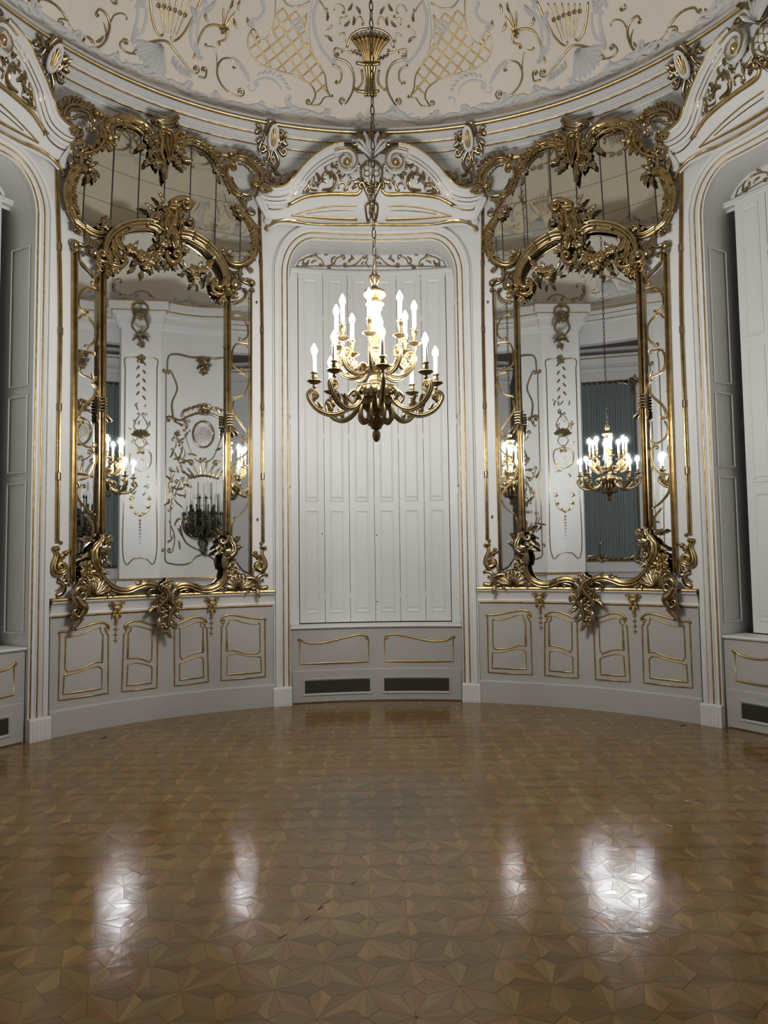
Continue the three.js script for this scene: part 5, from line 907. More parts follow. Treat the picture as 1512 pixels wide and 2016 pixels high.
  for (const l of [FA([1080, 850, 1110, 825, 1140, 800]), FA([1190, 830, 1215, 800, 1240, 790])]) { leaf(c, SN, l[0], 0.5, 0.09, 0.022, { d: 0.075, curl: 0.7 }); cluster(c, SN, l[1], 0.035, 5, { d: 0.06 }); } for (const l of [FB([560, 720]), FB([500, 735])]) leaf(c, SN, l[0], 5.6, 0.1, 0.022, { d: 0.075, curl: -0.5 }); scroll(c, SN, FB([560, 715, 600, 750, 640, 790]), [0.008, 0.012], { d: 0.1 });
  scroll(c, SN, FA([1350, 880, 1280, 885, 1240, 920]), 0.016, { d: 0.05, b: [1, 0.025, 0.9], h: 1.3 }); scroll(c, SN, FB([370, 850, 400, 800, 470, 780]), 0.016, { d: 0.05, b: [-1, 0.022, 0.9], h: 1.3 }); part('foot_leafage', M.oldGold);
  // pendant under the middle of the foot
  for (const [x, y, r] of [[240, 720, 0.07], [200, 770, 0.075], [290, 790, 0.075], [240, 850, 0.09], [160, 910, 0.09], [270, 930, 0.1], [340, 960, 0.07], [190, 1000, 0.09], [270, 1040, 0.08], [230, 1110, 0.07], [210, 1180, 0.06]]) cluster(c, SN, FB([x, y])[0], r, 8, { d: 0.1 });
  scroll(c, SN, FB([160, 740, 220, 780, 240, 860, 190, 920, 140, 970]), [0.03, 0.034, 0.022], { b: [1, 0.04, 1], d: 0.13, h: 1.4 }); scroll(c, SN, FB([330, 770, 280, 820, 270, 900, 310, 970, 260, 1060, 240, 1170]), [0.026, 0.03, 0.026, 0.016], { d: 0.13, h: 1.4, b: [-1, 0.025, 0.8] }); scroll(c, SN, FB([350, 920, 400, 935, 395, 970]), 0.016, { b: [-1, 0.022, 0.9], d: 0.1 });
  for (const [x, y, a] of [[200, 1150, 4.5], [240, 1190, 4.8], [260, 1120, 5.2], [170, 1080, 4.2], [120, 950, 3.6], [320, 1030, 5.4]]) leaf(c, SN, FB([x, y])[0], a, 0.12, 0.035, { d: 0.1, curl: 0.5 }); part('foot_pendant', M.oldGold);
  // outer corner of the foot
  scroll(c, SN, FA([655, 205, 665, 270, 620, 330, 570, 400, 560, 480, 575, 560, 620, 640]), [0.022, 0.03, 0.045, 0.05, 0.04], { p: 'b', h: 1.4, d: 0.06 }); part('corner_console');
  ball(c, SN, FA([728, 290])[0], 0.045, 0.08, 0.06); scroll(c, SN, FA([650, 250, 690, 300, 740, 310]), 0.02, { b: [1, 0.04, 1], d: 0.06, h: 1.3 }); cluster(c, SN, FA([665, 395])[0], 0.085, 8, { d: 0.09 }); flower(c, SN, FA([665, 390])[0], 0.055, { d: 0.13 }); cluster(c, SN, FA([660, 490])[0], 0.07, 7, { d: 0.07 }); for (const [x, y, a] of [[560, 290, 2.6], [540, 450, 3.2], [520, 560, 3.0], [620, 600, 5.4], [600, 570, 5.0]]) leaf(c, SN, FA([x, y])[0], a, 0.13, 0.035, { d: 0.06, curl: 0.6 }); part('corner_leafage', M.oldGold);
  for (const [x, y, r] of [[480, 640, 0.09], [560, 690, 0.08], [510, 730, 0.08], [430, 760, 0.07], [440, 620, 0.06]]) cluster(c, SN, FA([x, y])[0], r, 8, { d: 0.06 }); part('corner_leafage', M.gold);
  fanShell(c, SN, FA([545, 960])[0], Math.PI / 2, 0.2, 2.9, 9, { d: 0.06, h: 0.05 }); for (const [x, y, r] of [[430, 890, 0.06], [640, 900, 0.06], [730, 920, 0.05], [380, 860, 0.07], [800, 935, 0.04]]) cluster(c, SN, FA([x, y])[0], r, 7, { d: 0.05 }); part('foot_shell', M.oldGold);
  scroll(c, SN, FA([420, 880, 330, 860, 280, 920, 300, 990, 370, 1010]), [0.03, 0.032, 0.024], { b: [1, 0.04, 1], d: 0.1, h: 1.4 }); scroll(c, SN, FA([290, 960, 350, 1060, 410, 1100, 400, 1160, 340, 1220, 290, 1200]), [0.034, 0.042, 0.03, 0.02], { b: [-1, 0.035, 1], d: 0.1, h: 1.4 }); scroll(c, SN, FA([380, 1190, 360, 1270, 300, 1340]), [0.03, 0.018], { b: [1, 0.02, 0.8], d: 0.08, h: 1.3 }); for (const [x, y, r] of [[340, 1030, 0.07], [400, 1080, 0.06], [310, 1210, 0.055], [360, 1260, 0.05], [300, 1355, 0.03]]) cluster(c, SN, FA([x, y])[0], r, 7, { d: 0.08 }); part('corner_pendant', M.oldGold);
  for (const [x, y, r] of [[960, 560, 0.08], [1010, 600, 0.08], [1060, 650, 0.07], [960, 660, 0.06], [900, 380, 0.075], [960, 480, 0.07], [930, 440, 0.06]]) cluster(c, SN, FB([x, y])[0], r, 8, { d: 0.06 }); scroll(c, SN, FB([930, 195, 925, 250, 885, 280]), [0.026, 0.022], { b: [-1, 0.03, 1], d: 0.07, h: 1.4 }); scroll(c, SN, FB([960, 200, 975, 260, 1000, 300, 1000, 370, 950, 420, 900, 460, 905, 560]), [0.024, 0.03, 0.04, 0.046, 0.036], { p: 'b', d: 0.06, h: 1.4 }); for (const [x, y, a] of [[1000, 270, 0.6], [870, 190, 2.2], [1010, 340, 0.2], [870, 300, 3.4], [860, 380, 3.2]]) leaf(c, SN, FB([x, y])[0], a, 0.1, 0.03, { d: 0.06, curl: 0.6 }); flower(c, SN, FB([925, 380])[0], 0.05, { d: 0.12 }); part('corner_console', M.oldGold);
  fanShell(c, SN, FB([1055, 790])[0], Math.PI / 2, 0.19, 2.9, 9, { d: 0.06, h: 0.05 }); for (const [x, y, r] of [[1150, 680, 0.06], [1215, 700, 0.07], [1225, 760, 0.055], [900, 770, 0.05], [960, 740, 0.06], [840, 785, 0.035], [1150, 770, 0.06]]) cluster(c, SN, FB([x, y])[0], r, 7, { d: 0.05 }); scroll(c, SN, FB([1120, 660, 1190, 660, 1250, 690, 1250, 750]), [0.02, 0.026, 0.018], { b: [-1, 0.035, 1], d: 0.07, h: 1.3 }); leaf(c, SN, FB([1250, 780])[0], 5.0, 0.1, 0.03, { d: 0.08 }); part('foot_shell', M.oldGold);
  return g;
}
{
  const g = mirrorFrame('tall rococo mirror in gilt scroll frame reflecting a wall of unlit candelabra');
  const r = counterpart(g, 'tall rococo mirror in gilt scroll frame reflecting a pleated grey curtain');
  glass(g, -1); glass(r, 1);
  for (const q of [g, r]) rebase(q);
}
// gilt rods that frame each mirror bay
function rod(l, name, label, foot) {
  const g = thing('gilt_rod', label, 'moulding', 'gilt rods beside the mirrors');
  let c = new Col(); ribbon(c, S, smooth(PX(l), 40), 0.019, { raw: true, p: 'e', h: 1.7 }); c.build('rod', M.gold, g);
  for (let i = 1; i < 5; i++) { const P = smooth(PX(l), 40), q = P[Math.round(i / 5 * 40)]; const cc = new Col(); ribbon(cc, S, [[q[0], q[1] - 0.035], [q[0], q[1]], [q[0], q[1] + 0.035]], 0.024, { h: 1.5, p: 's' }); cc.build('rod_clasp', M.oldGold, g); }
  foot(g); return rebase(g);
}
{
  const r1 = rod([123, 305, 121, 600, 118, 850, 115, 1068], '', 'gilt rod beside the candelabra-reflecting mirror, next to the left-edge window', (g) => {
    let c = new Col(); ball(c, S, FA([205, 305])[0], 0.022, 0.03); ball(c, S, FA([125, 385])[0], 0.03, 0.04); ball(c, S, FA([165, 375])[0], 0.026, 0.036);
    scroll(c, S, FA([135, 400, 155, 450, 130, 540, 112, 620, 150, 690, 215, 680]), [0.022, 0.028, 0.034, 0.026], { b: [1, 0.05, 1.2], h: 1.3, p: 'b' }); leaf(c, S, FA([180, 540])[0], 1.0, 0.15, 0.035, { curl: -0.4 }); ball(c, S, FA([258, 440])[0], 0.03, 0.035); cluster(c, S, FA([200, 510])[0], 0.045, 5); c.build('foot_scroll', M.gold, g);
    c = new Col(); scroll(c, S, FA([230, 580, 275, 620, 272, 700, 265, 780]), [0.016, 0.022], { h: 1.2 }); scroll(c, S, FA([160, 790, 220, 815, 245, 870, 220, 930, 150, 965]), [0.016, 0.026, 0.022], { h: 1.2 }); fringe(c, S, FA([150, 770, 200, 790, 240, 830]), 3, 0.07, 1); cluster(c, S, FA([180, 900])[0], 0.04, 5); c.build('foot_leafage', M.oldGold, g);
  });
  counterpart(r1, 'gilt rod beside the curtain-reflecting mirror, next to the right-edge window');
  const r2 = rod([514.5, 388, 516, 600, 517.5, 850, 518.5, 1068], '', 'gilt rod between the candelabra-reflecting mirror and the middle window', (g) => {
    let c = new Col(); ball(c, S, FB([1318, 280])[0], 0.024, 0.03); ball(c, S, FB([1358, 332])[0], 0.026, 0.035); ball(c, S, FB([1318, 325])[0], 0.02, 0.03);
    scroll(c, S, FB([1330, 345, 1325, 400, 1350, 460, 1360, 530, 1320, 575, 1275, 560]), [0.018, 0.024, 0.03, 0.024], { b: [-1, 0.04, 1.1], h: 1.3, p: 'b' }); leaf(c, S, FB([1320, 470])[0], 2.3, 0.14, 0.034, { curl: 0.5 }); leaf(c, S, FB([1290, 450])[0], 2.1, 0.1, 0.025, { curl: -0.5 }); ball(c, S, FB([1250, 385])[0], 0.024, 0.03); c.build('foot_scroll', M.gold, g);
    c = new Col(); scroll(c, S, FB([1255, 540, 1225, 590, 1220, 670]), [0.016, 0.022], { h: 1.2 }); scroll(c, S, FB([1370, 620, 1300, 640, 1275, 700, 1310, 765, 1390, 760]), [0.016, 0.026, 0.022], { h: 1.2, a: [1, 0.015, 0.7] }); cluster(c, S, FB([1320, 690])[0], 0.035, 5); leaf(c, S, FB([1330, 640])[0], 1.2, 0.08, 0.022); c.build('foot_leafage', M.oldGold, g);
  });
  counterpart(r2, 'gilt rod between the middle window and the curtain-reflecting mirror');
}
// keyhole plates and studs on the walls
for (const [x, y, w, h] of [[505, 595, 0.012, 0.018], [507, 1023, 0.012, 0.02]]) {
  const q = W(x, y);
  for (const [u, l] of [[1, y < 800 ? 'small dark keyhole plate high on the strip beside the candelabra-reflecting mirror' : 'small dark keyhole plate low on the strip beside the candelabra-reflecting mirror'], [-1, y < 800 ? 'small dark keyhole plate high on the strip beside the curtain-reflecting mirror' : 'small dark keyhole plate low on the strip beside the curtain-reflecting mirror']]) {
    const g = thing('keyhole_plate', l, 'keyhole plate', 'keyhole plates'); let c = new Col(); const p = [u * q[0], q[1]];
    const rows = []; for (const [k, d] of [[1, 0], [0.9, 0.004], [0.4, 0.006], [0.01, 0.006]]) { const r = []; for (let j = 0; j < 14; j++) r.push(pt(S, p[0] + w * k * Math.cos(j / 14 * 6.283), p[1] + h * k * Math.sin(j / 14 * 6.283), d)); rows.push(r); } c.grid(rows, true); c.build('plate', M.iron, g);
    c = new Col(); ball(c, S, [p[0], p[1] + 0.003], 0.004, 0.003, 0.005); c.build('keyhole', M.dark, g); rebase(g);
  }
}

// ---------- the chandelier ----------
const CX = -0.055, AXY = (py) => { const r = sight(743, py); return CAM[1] + r[1] / -r[2] * CAM[2]; };
const CY = (y) => AXY(530 + y / 4.725), KC = 4.7 / F / 4.725 * 1.002;   // survey sheet of the chandelier: height, and metres per unit
{
  const g = thing('chandelier', 'gilt bronze chandelier with two tiers of lit candle bulbs on a long chain', 'chandelier');
  g.position.set(CX, CY(1610), 0);
  const y0 = CY(1610), Yc = (y) => CY(y) - y0;
  const lathe = (name, prof, mat, n = 40, gad = 0, parent = g) => {   // [radius, height] in survey units
    const c = new Col(), rows = prof.map(([r, y]) => { const row = []; for (let j = 0; j < n; j++) { const a = j / n * 2 * Math.PI, q = r * KC * (1 + gad * (0.5 + 0.5 * Math.cos(a * 12))); row.push([q * Math.sin(a), Yc(y), q * Math.cos(a), a, y / 300]); } return row; });
    return c.grid(rows.reverse(), true).build(name, mat, parent, 0);
  };
  lathe('finial', [[3, 1608], [18, 1600], [32, 1575], [38, 1545], [32, 1515], [16, 1498], [26, 1490], [20, 1480]].reverse(), M.bronze, 24, 0.06);
  lathe('lower_cap', [[24, 1400], [86, 1412], [90, 1425], [70, 1432], [62, 1450], [46, 1470], [50, 1478], [22, 1495]], M.bronze, 36, 0.06);
  lathe('bowl', [[60, 1085], [176, 1092], [184, 1102], [172, 1112], [188, 1130], [192, 1155], [182, 1185], [168, 1205], [172, 1212], [160, 1224], [152, 1232], [156, 1250], [140, 1280], [112, 1300], [88, 1330], [78, 1370], [60, 1405]], M.bronze, 48, 0.03);
  { for (let i = 0; i < 24; i++) { const c = new Col(), a = i / 24 * 6.283, m = (u, v, d) => { const r = 186 * KC + d, b = a + u / (186 * KC); return [r * Math.sin(b), Yc(1160) + v, r * Math.cos(b)]; }; if (i % 3) { leaf(c, m, [0, -0.028], Math.PI / 2, 0.06, 0.016, { h: 0.012, lobes: 1 }); ball(c, m, [0, -0.035], 0.007, 0.01); c.build('bowl_leaf', M.bronze, g); } } }
  { const c = new Col(); for (let i = 0; i < 8; i++) { const a = (i + 0.5) / 8 * 6.283 + 0.08, m = (u, v, d) => [(150 * KC + u) * Math.sin(a) + d * Math.cos(a), v, (150 * KC + u) * Math.cos(a) - d * Math.sin(a)], k = KC; const l = [[-10, 1270], [10, 1340], [4, 1390], [-24, 1424], [-62, 1420]].map(([r, y]) => [r * k, Yc(y)]); for (const s of [0]) { ribbon(c, m, l, [0.012, 0.016, 0.01], { h: 0.8 }); ribbon(c, (u, v, d) => m(u, v, -d), l.slice().reverse(), [0.01, 0.016, 0.012], { h: 0.8 }); } ball(c, m, [-0.03, Yc(1400)], 0.014, 0.014); ball(c, (u, v, d) => m(u, v, -d), [-0.03, Yc(1400)], 0.014, 0.014); } c.build('scroll_bracket', M.bronze, g); }
  lathe('vase', [[40, 940], [70, 955], [74, 970], [52, 985], [46, 1000], [60, 1020], [62, 1045], [54, 1060], [64, 1088]], M.bronze, 32, 0.05);
  lathe('hub', [[44, 850], [62, 865], [82, 890], [86, 915], [72, 940], [48, 955]], M.bronze, 32, 0.06);
  lathe('fluted_stem', [[64, 372], [58, 380], [50, 400], [50, 560], [54, 700], [58, 735], [40, 745], [40, 760], [52, 768], [52, 780], [42, 790], [46, 850]], M.bronze, 48, 0.05);
  lathe('stem_capital', [[30, 285], [60, 300], [76, 312], [80, 325], [70, 345], [56, 355], [62, 372], [56, 380]], M.bronze, 40, 0.12);
  lathe('canopy_dish', [[22, 180], [30, 192], [90, 204], [104, 215], [108, 232], [98, 250], [84, 258], [70, 275], [46, 290]], M.bronze, 40, 0.06);
  lathe('neck', [[14, 140], [22, 150], [26, 160], [34, 178], [44, 186], [24, 192]], M.iron, 24);
  { const c = new Col(); for (let i = 0; i < 6; i++) { const a = i / 6 * 6.283, m = (u, v, d) => [(14 * KC + u) * Math.sin(a) + d * Math.cos(a), v, (14 * KC + u) * Math.cos(a) - d * Math.sin(a)]; const l = [[4, 145], [26, 110], [30, 80], [14, 56], [30, 44]].map(([r, y]) => [r * KC, Yc(y)]); ribbon(c, m, l, [0.008, 0.011, 0.006]); ribbon(c, (u, v, d) => m(u, v, -d), l.slice().reverse(), [0.006, 0.011, 0.008]); } c.build('leaf_cup', M.bronze, g); }
  // arms: a swept scroll with acanthus, drip pan, socket, candle sleeve, bulb
  const armGeo = (tier) => {
    const L = tier ? { path: [[96, 935], [140, 985], [215, 1004], [290, 985], [352, 925], [372, 850], [350, 795], [318, 795]], r: 372, dish: 715, sleeve: [575, 405], w: [0.012, 0.015, 0.014, 0.011] }
      : { path: [[180, 1190], [230, 1270], [320, 1335], [430, 1356], [545, 1310], [615, 1230], [632, 1170], [605, 1135], [566, 1140]], r: 574, dish: 1060, sleeve: [970, 800], w: [0.013, 0.017, 0.016, 0.012] };
    const m = (u, v, d) => [d, v, u], mb = (u, v, d) => [-d, v, u], P = L.path.map(([r, y]) => [r * KC, Yc(y)]), o = {};
    let c = new Col();
    scroll(c, m, P, L.w, { h: 0.85, p: 'e', b: [tier ? 1 : 1, 0.024, 1] }); { const s = smooth(P, 30); }
    const c2 = new Col(); scroll(c2, m, P, L.w, { h: 0.85, p: 'e', b: [1, 0.024, 1] });
    // the other flank of the arm
    const bse = c.p.length / 3; for (let i = 0; i < c2.p.length; i += 3) c.p.push(-c2.p[i], c2.p[i + 1], c2.p[i + 2]); for (const q of c2.u) c.u.push(q); for (let i = 0; i < c2.i.length; i += 3) c.i.push(bse + c2.i[i], bse + c2.i[i + 2], bse + c2.i[i + 1]);
    for (const q of [m, mb]) {
      const s = smooth(P, 30);
      leaf(c, q, s[tier ? 12 : 11], tier ? 1.3 : 1.6, tier ? 0.075 : 0.1, 0.022, { h: 0.012, curl: -0.9 }); leaf(c, q, s[tier ? 14 : 14], 1.6, 0.07, 0.018, { h: 0.012, curl: -0.8 }); leaf(c, q, s[18], 2.2, 0.07, 0.016, { h: 0.012, curl: 0.6 });
      scroll(c, q, [s[3], [s[3][0] + 0.03, s[3][1] + 0.05], [s[3][0] + 0.005, s[3][1] + (tier ? 0.05 : 0.085)]], [0.012, 0.01], { b: [1, 0.02, 1], h: 1 });
      cluster(c, q, [P[0][0] + 0.005, P[0][1] + 0.01], 0.035, 5);
    }
    o.arm = c.geometry();
    const ring = (prof, n = 24, wav = 0) => { const q = new Col(); q.grid(prof.map(([r, y]) => { const row = []; for (let j = 0; j < n; j++) { const a = j / n * 6.283, k = r * (1 + (r > 0.03 ? wav * Math.cos(a * 8) : 0)); row.push([k * Math.sin(a), Yc(y), L.r * KC + k * Math.cos(a), a * 0.1, y / 300]); } return row; }).reverse(), true); return q.geometry(); };
    const dy = L.dish;
    o.pan = ring([[0.006, dy + 8], [0.03, dy - 2], [0.046, dy - 14], [0.048, dy - 8], [0.03, dy + 10], [0.014, dy + 18], [0.008, dy + 26], [0.014, dy + 36], [0.012, dy + 48], [0.004, dy + 62], [0.006, dy + 76], [0.001, dy + 84]], 32, 0.06);
    o.socket = ring([[0.017, L.sleeve[0] - 6], [0.023, L.sleeve[0]], [0.023, L.sleeve[0] + 8], [0.014, L.sleeve[0] + 14], [0.019, L.sleeve[0] + 35], [0.017, L.sleeve[0] + 60], [0.01, L.sleeve[0] + 80], [0.012, dy]], 20);
    o.sleeve = ring([[0.0125, L.sleeve[1] - 2], [0.0135, L.sleeve[1] + 4], [0.0135, L.sleeve[0] + 4], [0.001, L.sleeve[0] + 5]], 18);
    const b = L.sleeve[1]; o.bulb = ring([[0.0005, b - 98], [0.004, b - 92], [0.01, b - 78], [0.0175, b - 55], [0.021, b - 38], [0.0195, b - 18], [0.013, b - 2], [0.001, b]], 18);
    o.bulbY = Yc(b - 42); o.r = L.r * KC;
    return o;
  };
  for (const tier of [0, 1]) {
    const G = armGeo(tier);
    for (let k = 0; k < 8; k++) {
      const a = ((tier ? 36 : 4.5) + 45 * k) * Math.PI / 180;
      const arm = new THREE.Mesh(G.arm, M.bronze); arm.name = 'arm'; arm.rotation.y = a; g.add(arm);
      for (const [n, geo, mat] of [['drip_pan', G.pan, M.bronze], ['socket', G.socket, M.bronze], ['candle_sleeve', G.sleeve, M.candle], ['bulb', G.bulb, M.bulb]]) { const m = new THREE.Mesh(geo, mat); m.name = n; arm.add(m); }
      const l = new THREE.PointLight(BULB_COLOR, BULB_CANDELA, 0, 2); l.position.set(CX + G.r * Math.sin(a), y0 + G.bulbY, G.r * Math.cos(a)); l.castShadow = true; l.shadow.radius = 1; l.name = 'candle_light'; scene.add(l);
    }
  }
  // chain to the vault
  const top = domeY(0) - 0.02 - y0, bottom = Yc(48), n = Math.round((top - bottom) / 0.062);
  const shape = []; for (let k = 0; k <= 16; k++) { const t = k / 16 * 6.283; shape.push(V(0.013 * Math.cos(t), 0.038 * Math.sin(t), 0)); }
  const lg = new THREE.TubeGeometry(new THREE.CatmullRomCurve3(shape.slice(0, 16), true), 20, 0.0042, 6, true);
  const chain = new THREE.Mesh(lg, M.iron); chain.name = 'chain'; chain.position.set(0, bottom + 0.03, 0); g.add(chain);
  for (let i = 1; i < n; i++) { const q = new THREE.Mesh(lg, M.iron); q.name = 'chain_link'; q.position.y = i * (top - bottom) / n; q.rotation.y = (i % 2) * Math.PI / 2 + 0.5; chain.add(q); }
}

// ---------- parquet: kites and lozenges round eight-pointed stars ----------
{
  const woodMap = texture(512, (x, y) => { const g = fbm(x * 4, y * 60, 4), k = fbm(x * 8 + 5, y * 8, 3), v = 0.72 + 0.22 * g + 0.16 * (k - 0.5); return [v, v * 0.965, v * 0.9]; }, false, 1.6);
  const gloss = texture(512, (x, y) => { const k = fbm(x * 8, y * 8, 5), j = fbm(x * 48 + 7, y * 48, 3), s = Math.max(0, 1 - Math.abs(fbm(x * 16 + 31, y * 16 + 3, 2) - 0.5) * 40) * 0.25; return [0, 0.62 + 0.45 * (k - 0.5) + 0.2 * (j - 0.5) + s, 0]; }, false, 0.6);
  const bumps = texture(512, (x, y) => { const k = fbm(x * 8, y * 8, 3), j = fbm(x * 40 + 3, y * 40, 3); const v = 0.65 * k + 0.35 * j; return [v, v, v]; }, false, 0.9);
  const mat = new THREE.MeshPhysicalMaterial({ vertexColors: true, map: woodMap, roughness: 0.235, roughnessMap: gloss, bumpMap: bumps, bumpScale: 0.0016, specularIntensity: 0.85 });
  const G = 0.172, w = 0.27 * G, TURN = 0.022, ct = Math.cos(TURN), st = Math.sin(TURN), OX = 0.05, OZ = 0.07;
  const tones = [[0.262, 0.16, 0.056], [0.243, 0.147, 0.05], [0.219, 0.13, 0.043], [0.29, 0.183, 0.068], [0.23, 0.138, 0.047]];
  const inRoom = (x, z) => z < 1.3 ? (x / (A + 0.1)) ** 2 + (z / (B + 0.1)) ** 2 < 1 : Math.abs(x) < 4.6 && z < 6.3;
  const pieces = [];
  const R = (p) => [OX + p[0] * ct - p[1] * st, OZ + p[0] * st + p[1] * ct];
  const add = (poly, grain, tone) => { const q = poly.map(R), cx = q.reduce((s, p) => s + p[0], 0) / q.length, cz = q.reduce((s, p) => s + p[1], 0) / q.length; if (inRoom(cx, cz)) pieces.push({ q, cx, cz, grain: grain + TURN, tone }); };
  const N = 40, pick = () => tones[Math.floor(rnd() * tones.length)].map((v) => v * (0.92 + 0.16 * rnd()));
  for (let i = -N; i <= N; i++) for (let j = -N; j <= N; j++) {
    const x = i * G, z = j * G;
    if ((i + j) & 1) {          // crossing: four kites, each of two halves
      for (let k = 0; k < 4; k++) {
        const a = k * Math.PI / 2, c = Math.round(Math.cos(a)), s = Math.round(Math.sin(a)), T = (u, v) => [x + u * c - v * s, z + u * s + v * c];
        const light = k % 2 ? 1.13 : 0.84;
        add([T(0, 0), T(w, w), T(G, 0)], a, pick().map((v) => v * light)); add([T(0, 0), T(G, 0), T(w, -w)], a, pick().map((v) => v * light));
      }
    } else {                    // star: one lozenge towards each of two diagonal neighbours
      for (const [dx, dz] of [[1, 1], [1, -1]]) {
        const c1 = [x + dx * (G - w), z + dz * w], c2 = [x + dx * w, z + dz * (G - w)], e = [x + dx * G, z + dz * G], p = pick(), a = Math.atan2(dz, dx);
        add([[x, z], c1, e], a, p); add([[x, z], e, c2], a, pick());
      }
    }
  }
  pieces.forEach((p) => { p.near = Math.hypot(p.cx - CAM[0], p.cz - CAM[2]) + (p.cz > 2.9 || Math.abs((p.cx - CAM[0]) / (CAM[2] - p.cz)) > 0.6 ? 100 : 0); });
  pieces.sort((a, b) => a.near - b.near);
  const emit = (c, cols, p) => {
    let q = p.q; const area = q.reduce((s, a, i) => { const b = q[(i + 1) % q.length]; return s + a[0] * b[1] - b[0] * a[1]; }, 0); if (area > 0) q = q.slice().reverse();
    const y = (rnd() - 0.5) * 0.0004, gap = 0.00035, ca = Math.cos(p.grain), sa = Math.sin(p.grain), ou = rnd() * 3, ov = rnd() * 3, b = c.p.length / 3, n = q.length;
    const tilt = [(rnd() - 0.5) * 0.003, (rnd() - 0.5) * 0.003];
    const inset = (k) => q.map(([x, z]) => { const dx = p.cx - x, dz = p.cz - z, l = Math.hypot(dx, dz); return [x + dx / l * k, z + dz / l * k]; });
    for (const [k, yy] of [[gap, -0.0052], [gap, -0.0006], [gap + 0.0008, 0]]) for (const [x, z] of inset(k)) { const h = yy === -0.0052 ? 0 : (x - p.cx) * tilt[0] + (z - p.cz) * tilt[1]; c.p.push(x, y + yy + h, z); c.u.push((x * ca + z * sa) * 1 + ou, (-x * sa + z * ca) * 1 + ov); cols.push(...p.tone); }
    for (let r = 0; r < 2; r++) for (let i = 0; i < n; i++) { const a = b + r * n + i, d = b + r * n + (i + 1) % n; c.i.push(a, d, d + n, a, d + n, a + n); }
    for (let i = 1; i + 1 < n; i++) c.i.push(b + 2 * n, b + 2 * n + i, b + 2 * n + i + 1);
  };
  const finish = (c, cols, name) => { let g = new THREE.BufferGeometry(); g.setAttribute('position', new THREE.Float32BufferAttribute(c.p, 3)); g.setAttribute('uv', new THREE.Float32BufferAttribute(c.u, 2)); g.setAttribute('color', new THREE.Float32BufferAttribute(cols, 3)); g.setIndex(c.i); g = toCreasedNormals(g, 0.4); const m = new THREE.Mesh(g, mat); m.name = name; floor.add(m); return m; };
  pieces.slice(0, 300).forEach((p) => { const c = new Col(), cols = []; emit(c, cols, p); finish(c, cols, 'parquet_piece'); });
  // scuffs and two chipped spots
  const onFloor = (px, py) => { const r = sight(px, py), k = -CAM[1] / r[1]; return [CAM[0] + r[0] * k, CAM[2] + r[2] * k]; };
  for (const l of [[677, 1674, 685, 1668, 0.005], [690, 1742, 702, 1735, 0.005], [637, 1780, 653, 1772, 0.006], [624, 1793, 637, 1782, 0.009], [598, 1813, 612, 1803, 0.008], [545, 1850, 566, 1839, 0.007], [196, 1456, 212, 1450, 0.035], [1338, 1430, 1352, 1427, 0.03], [818, 2000, 822, 2006, 0.01], [812, 1452, 912, 1448, 0.006], [708, 1452, 812, 1451, 0.005]]) {
    const a = onFloor(l[0], l[1]), b = onFloor(l[2], l[3]), w2 = l[4] / 2, dx = b[0] - a[0], dz = b[1] - a[1], q = Math.hypot(dx, dz), nx = -dz / q * w2, nz = dx / q * w2, mx = (a[0] + b[0]) / 2, mz = (a[1] + b[1]) / 2, cc = new Col();
    const o = [[a[0], a[1]], [mx + nx, mz + nz], [b[0], b[1]], [mx - nx, mz - nz]], top = o.map(([x, z]) => [x, 0.0012, z]), low = o.map(([x, z]) => [x, -0.001, z]);
    cc.fan(top.slice().reverse()); cc.fan(top); cc.grid([low, top], true); cc.build('scuff', M.scuff, floor, 20);
  }
  const c = new Col(), cols = []; pieces.slice(300).forEach((p) => emit(c, cols, p)); finish(c, cols, 'parquet').userData.kind = 'stuff';
}

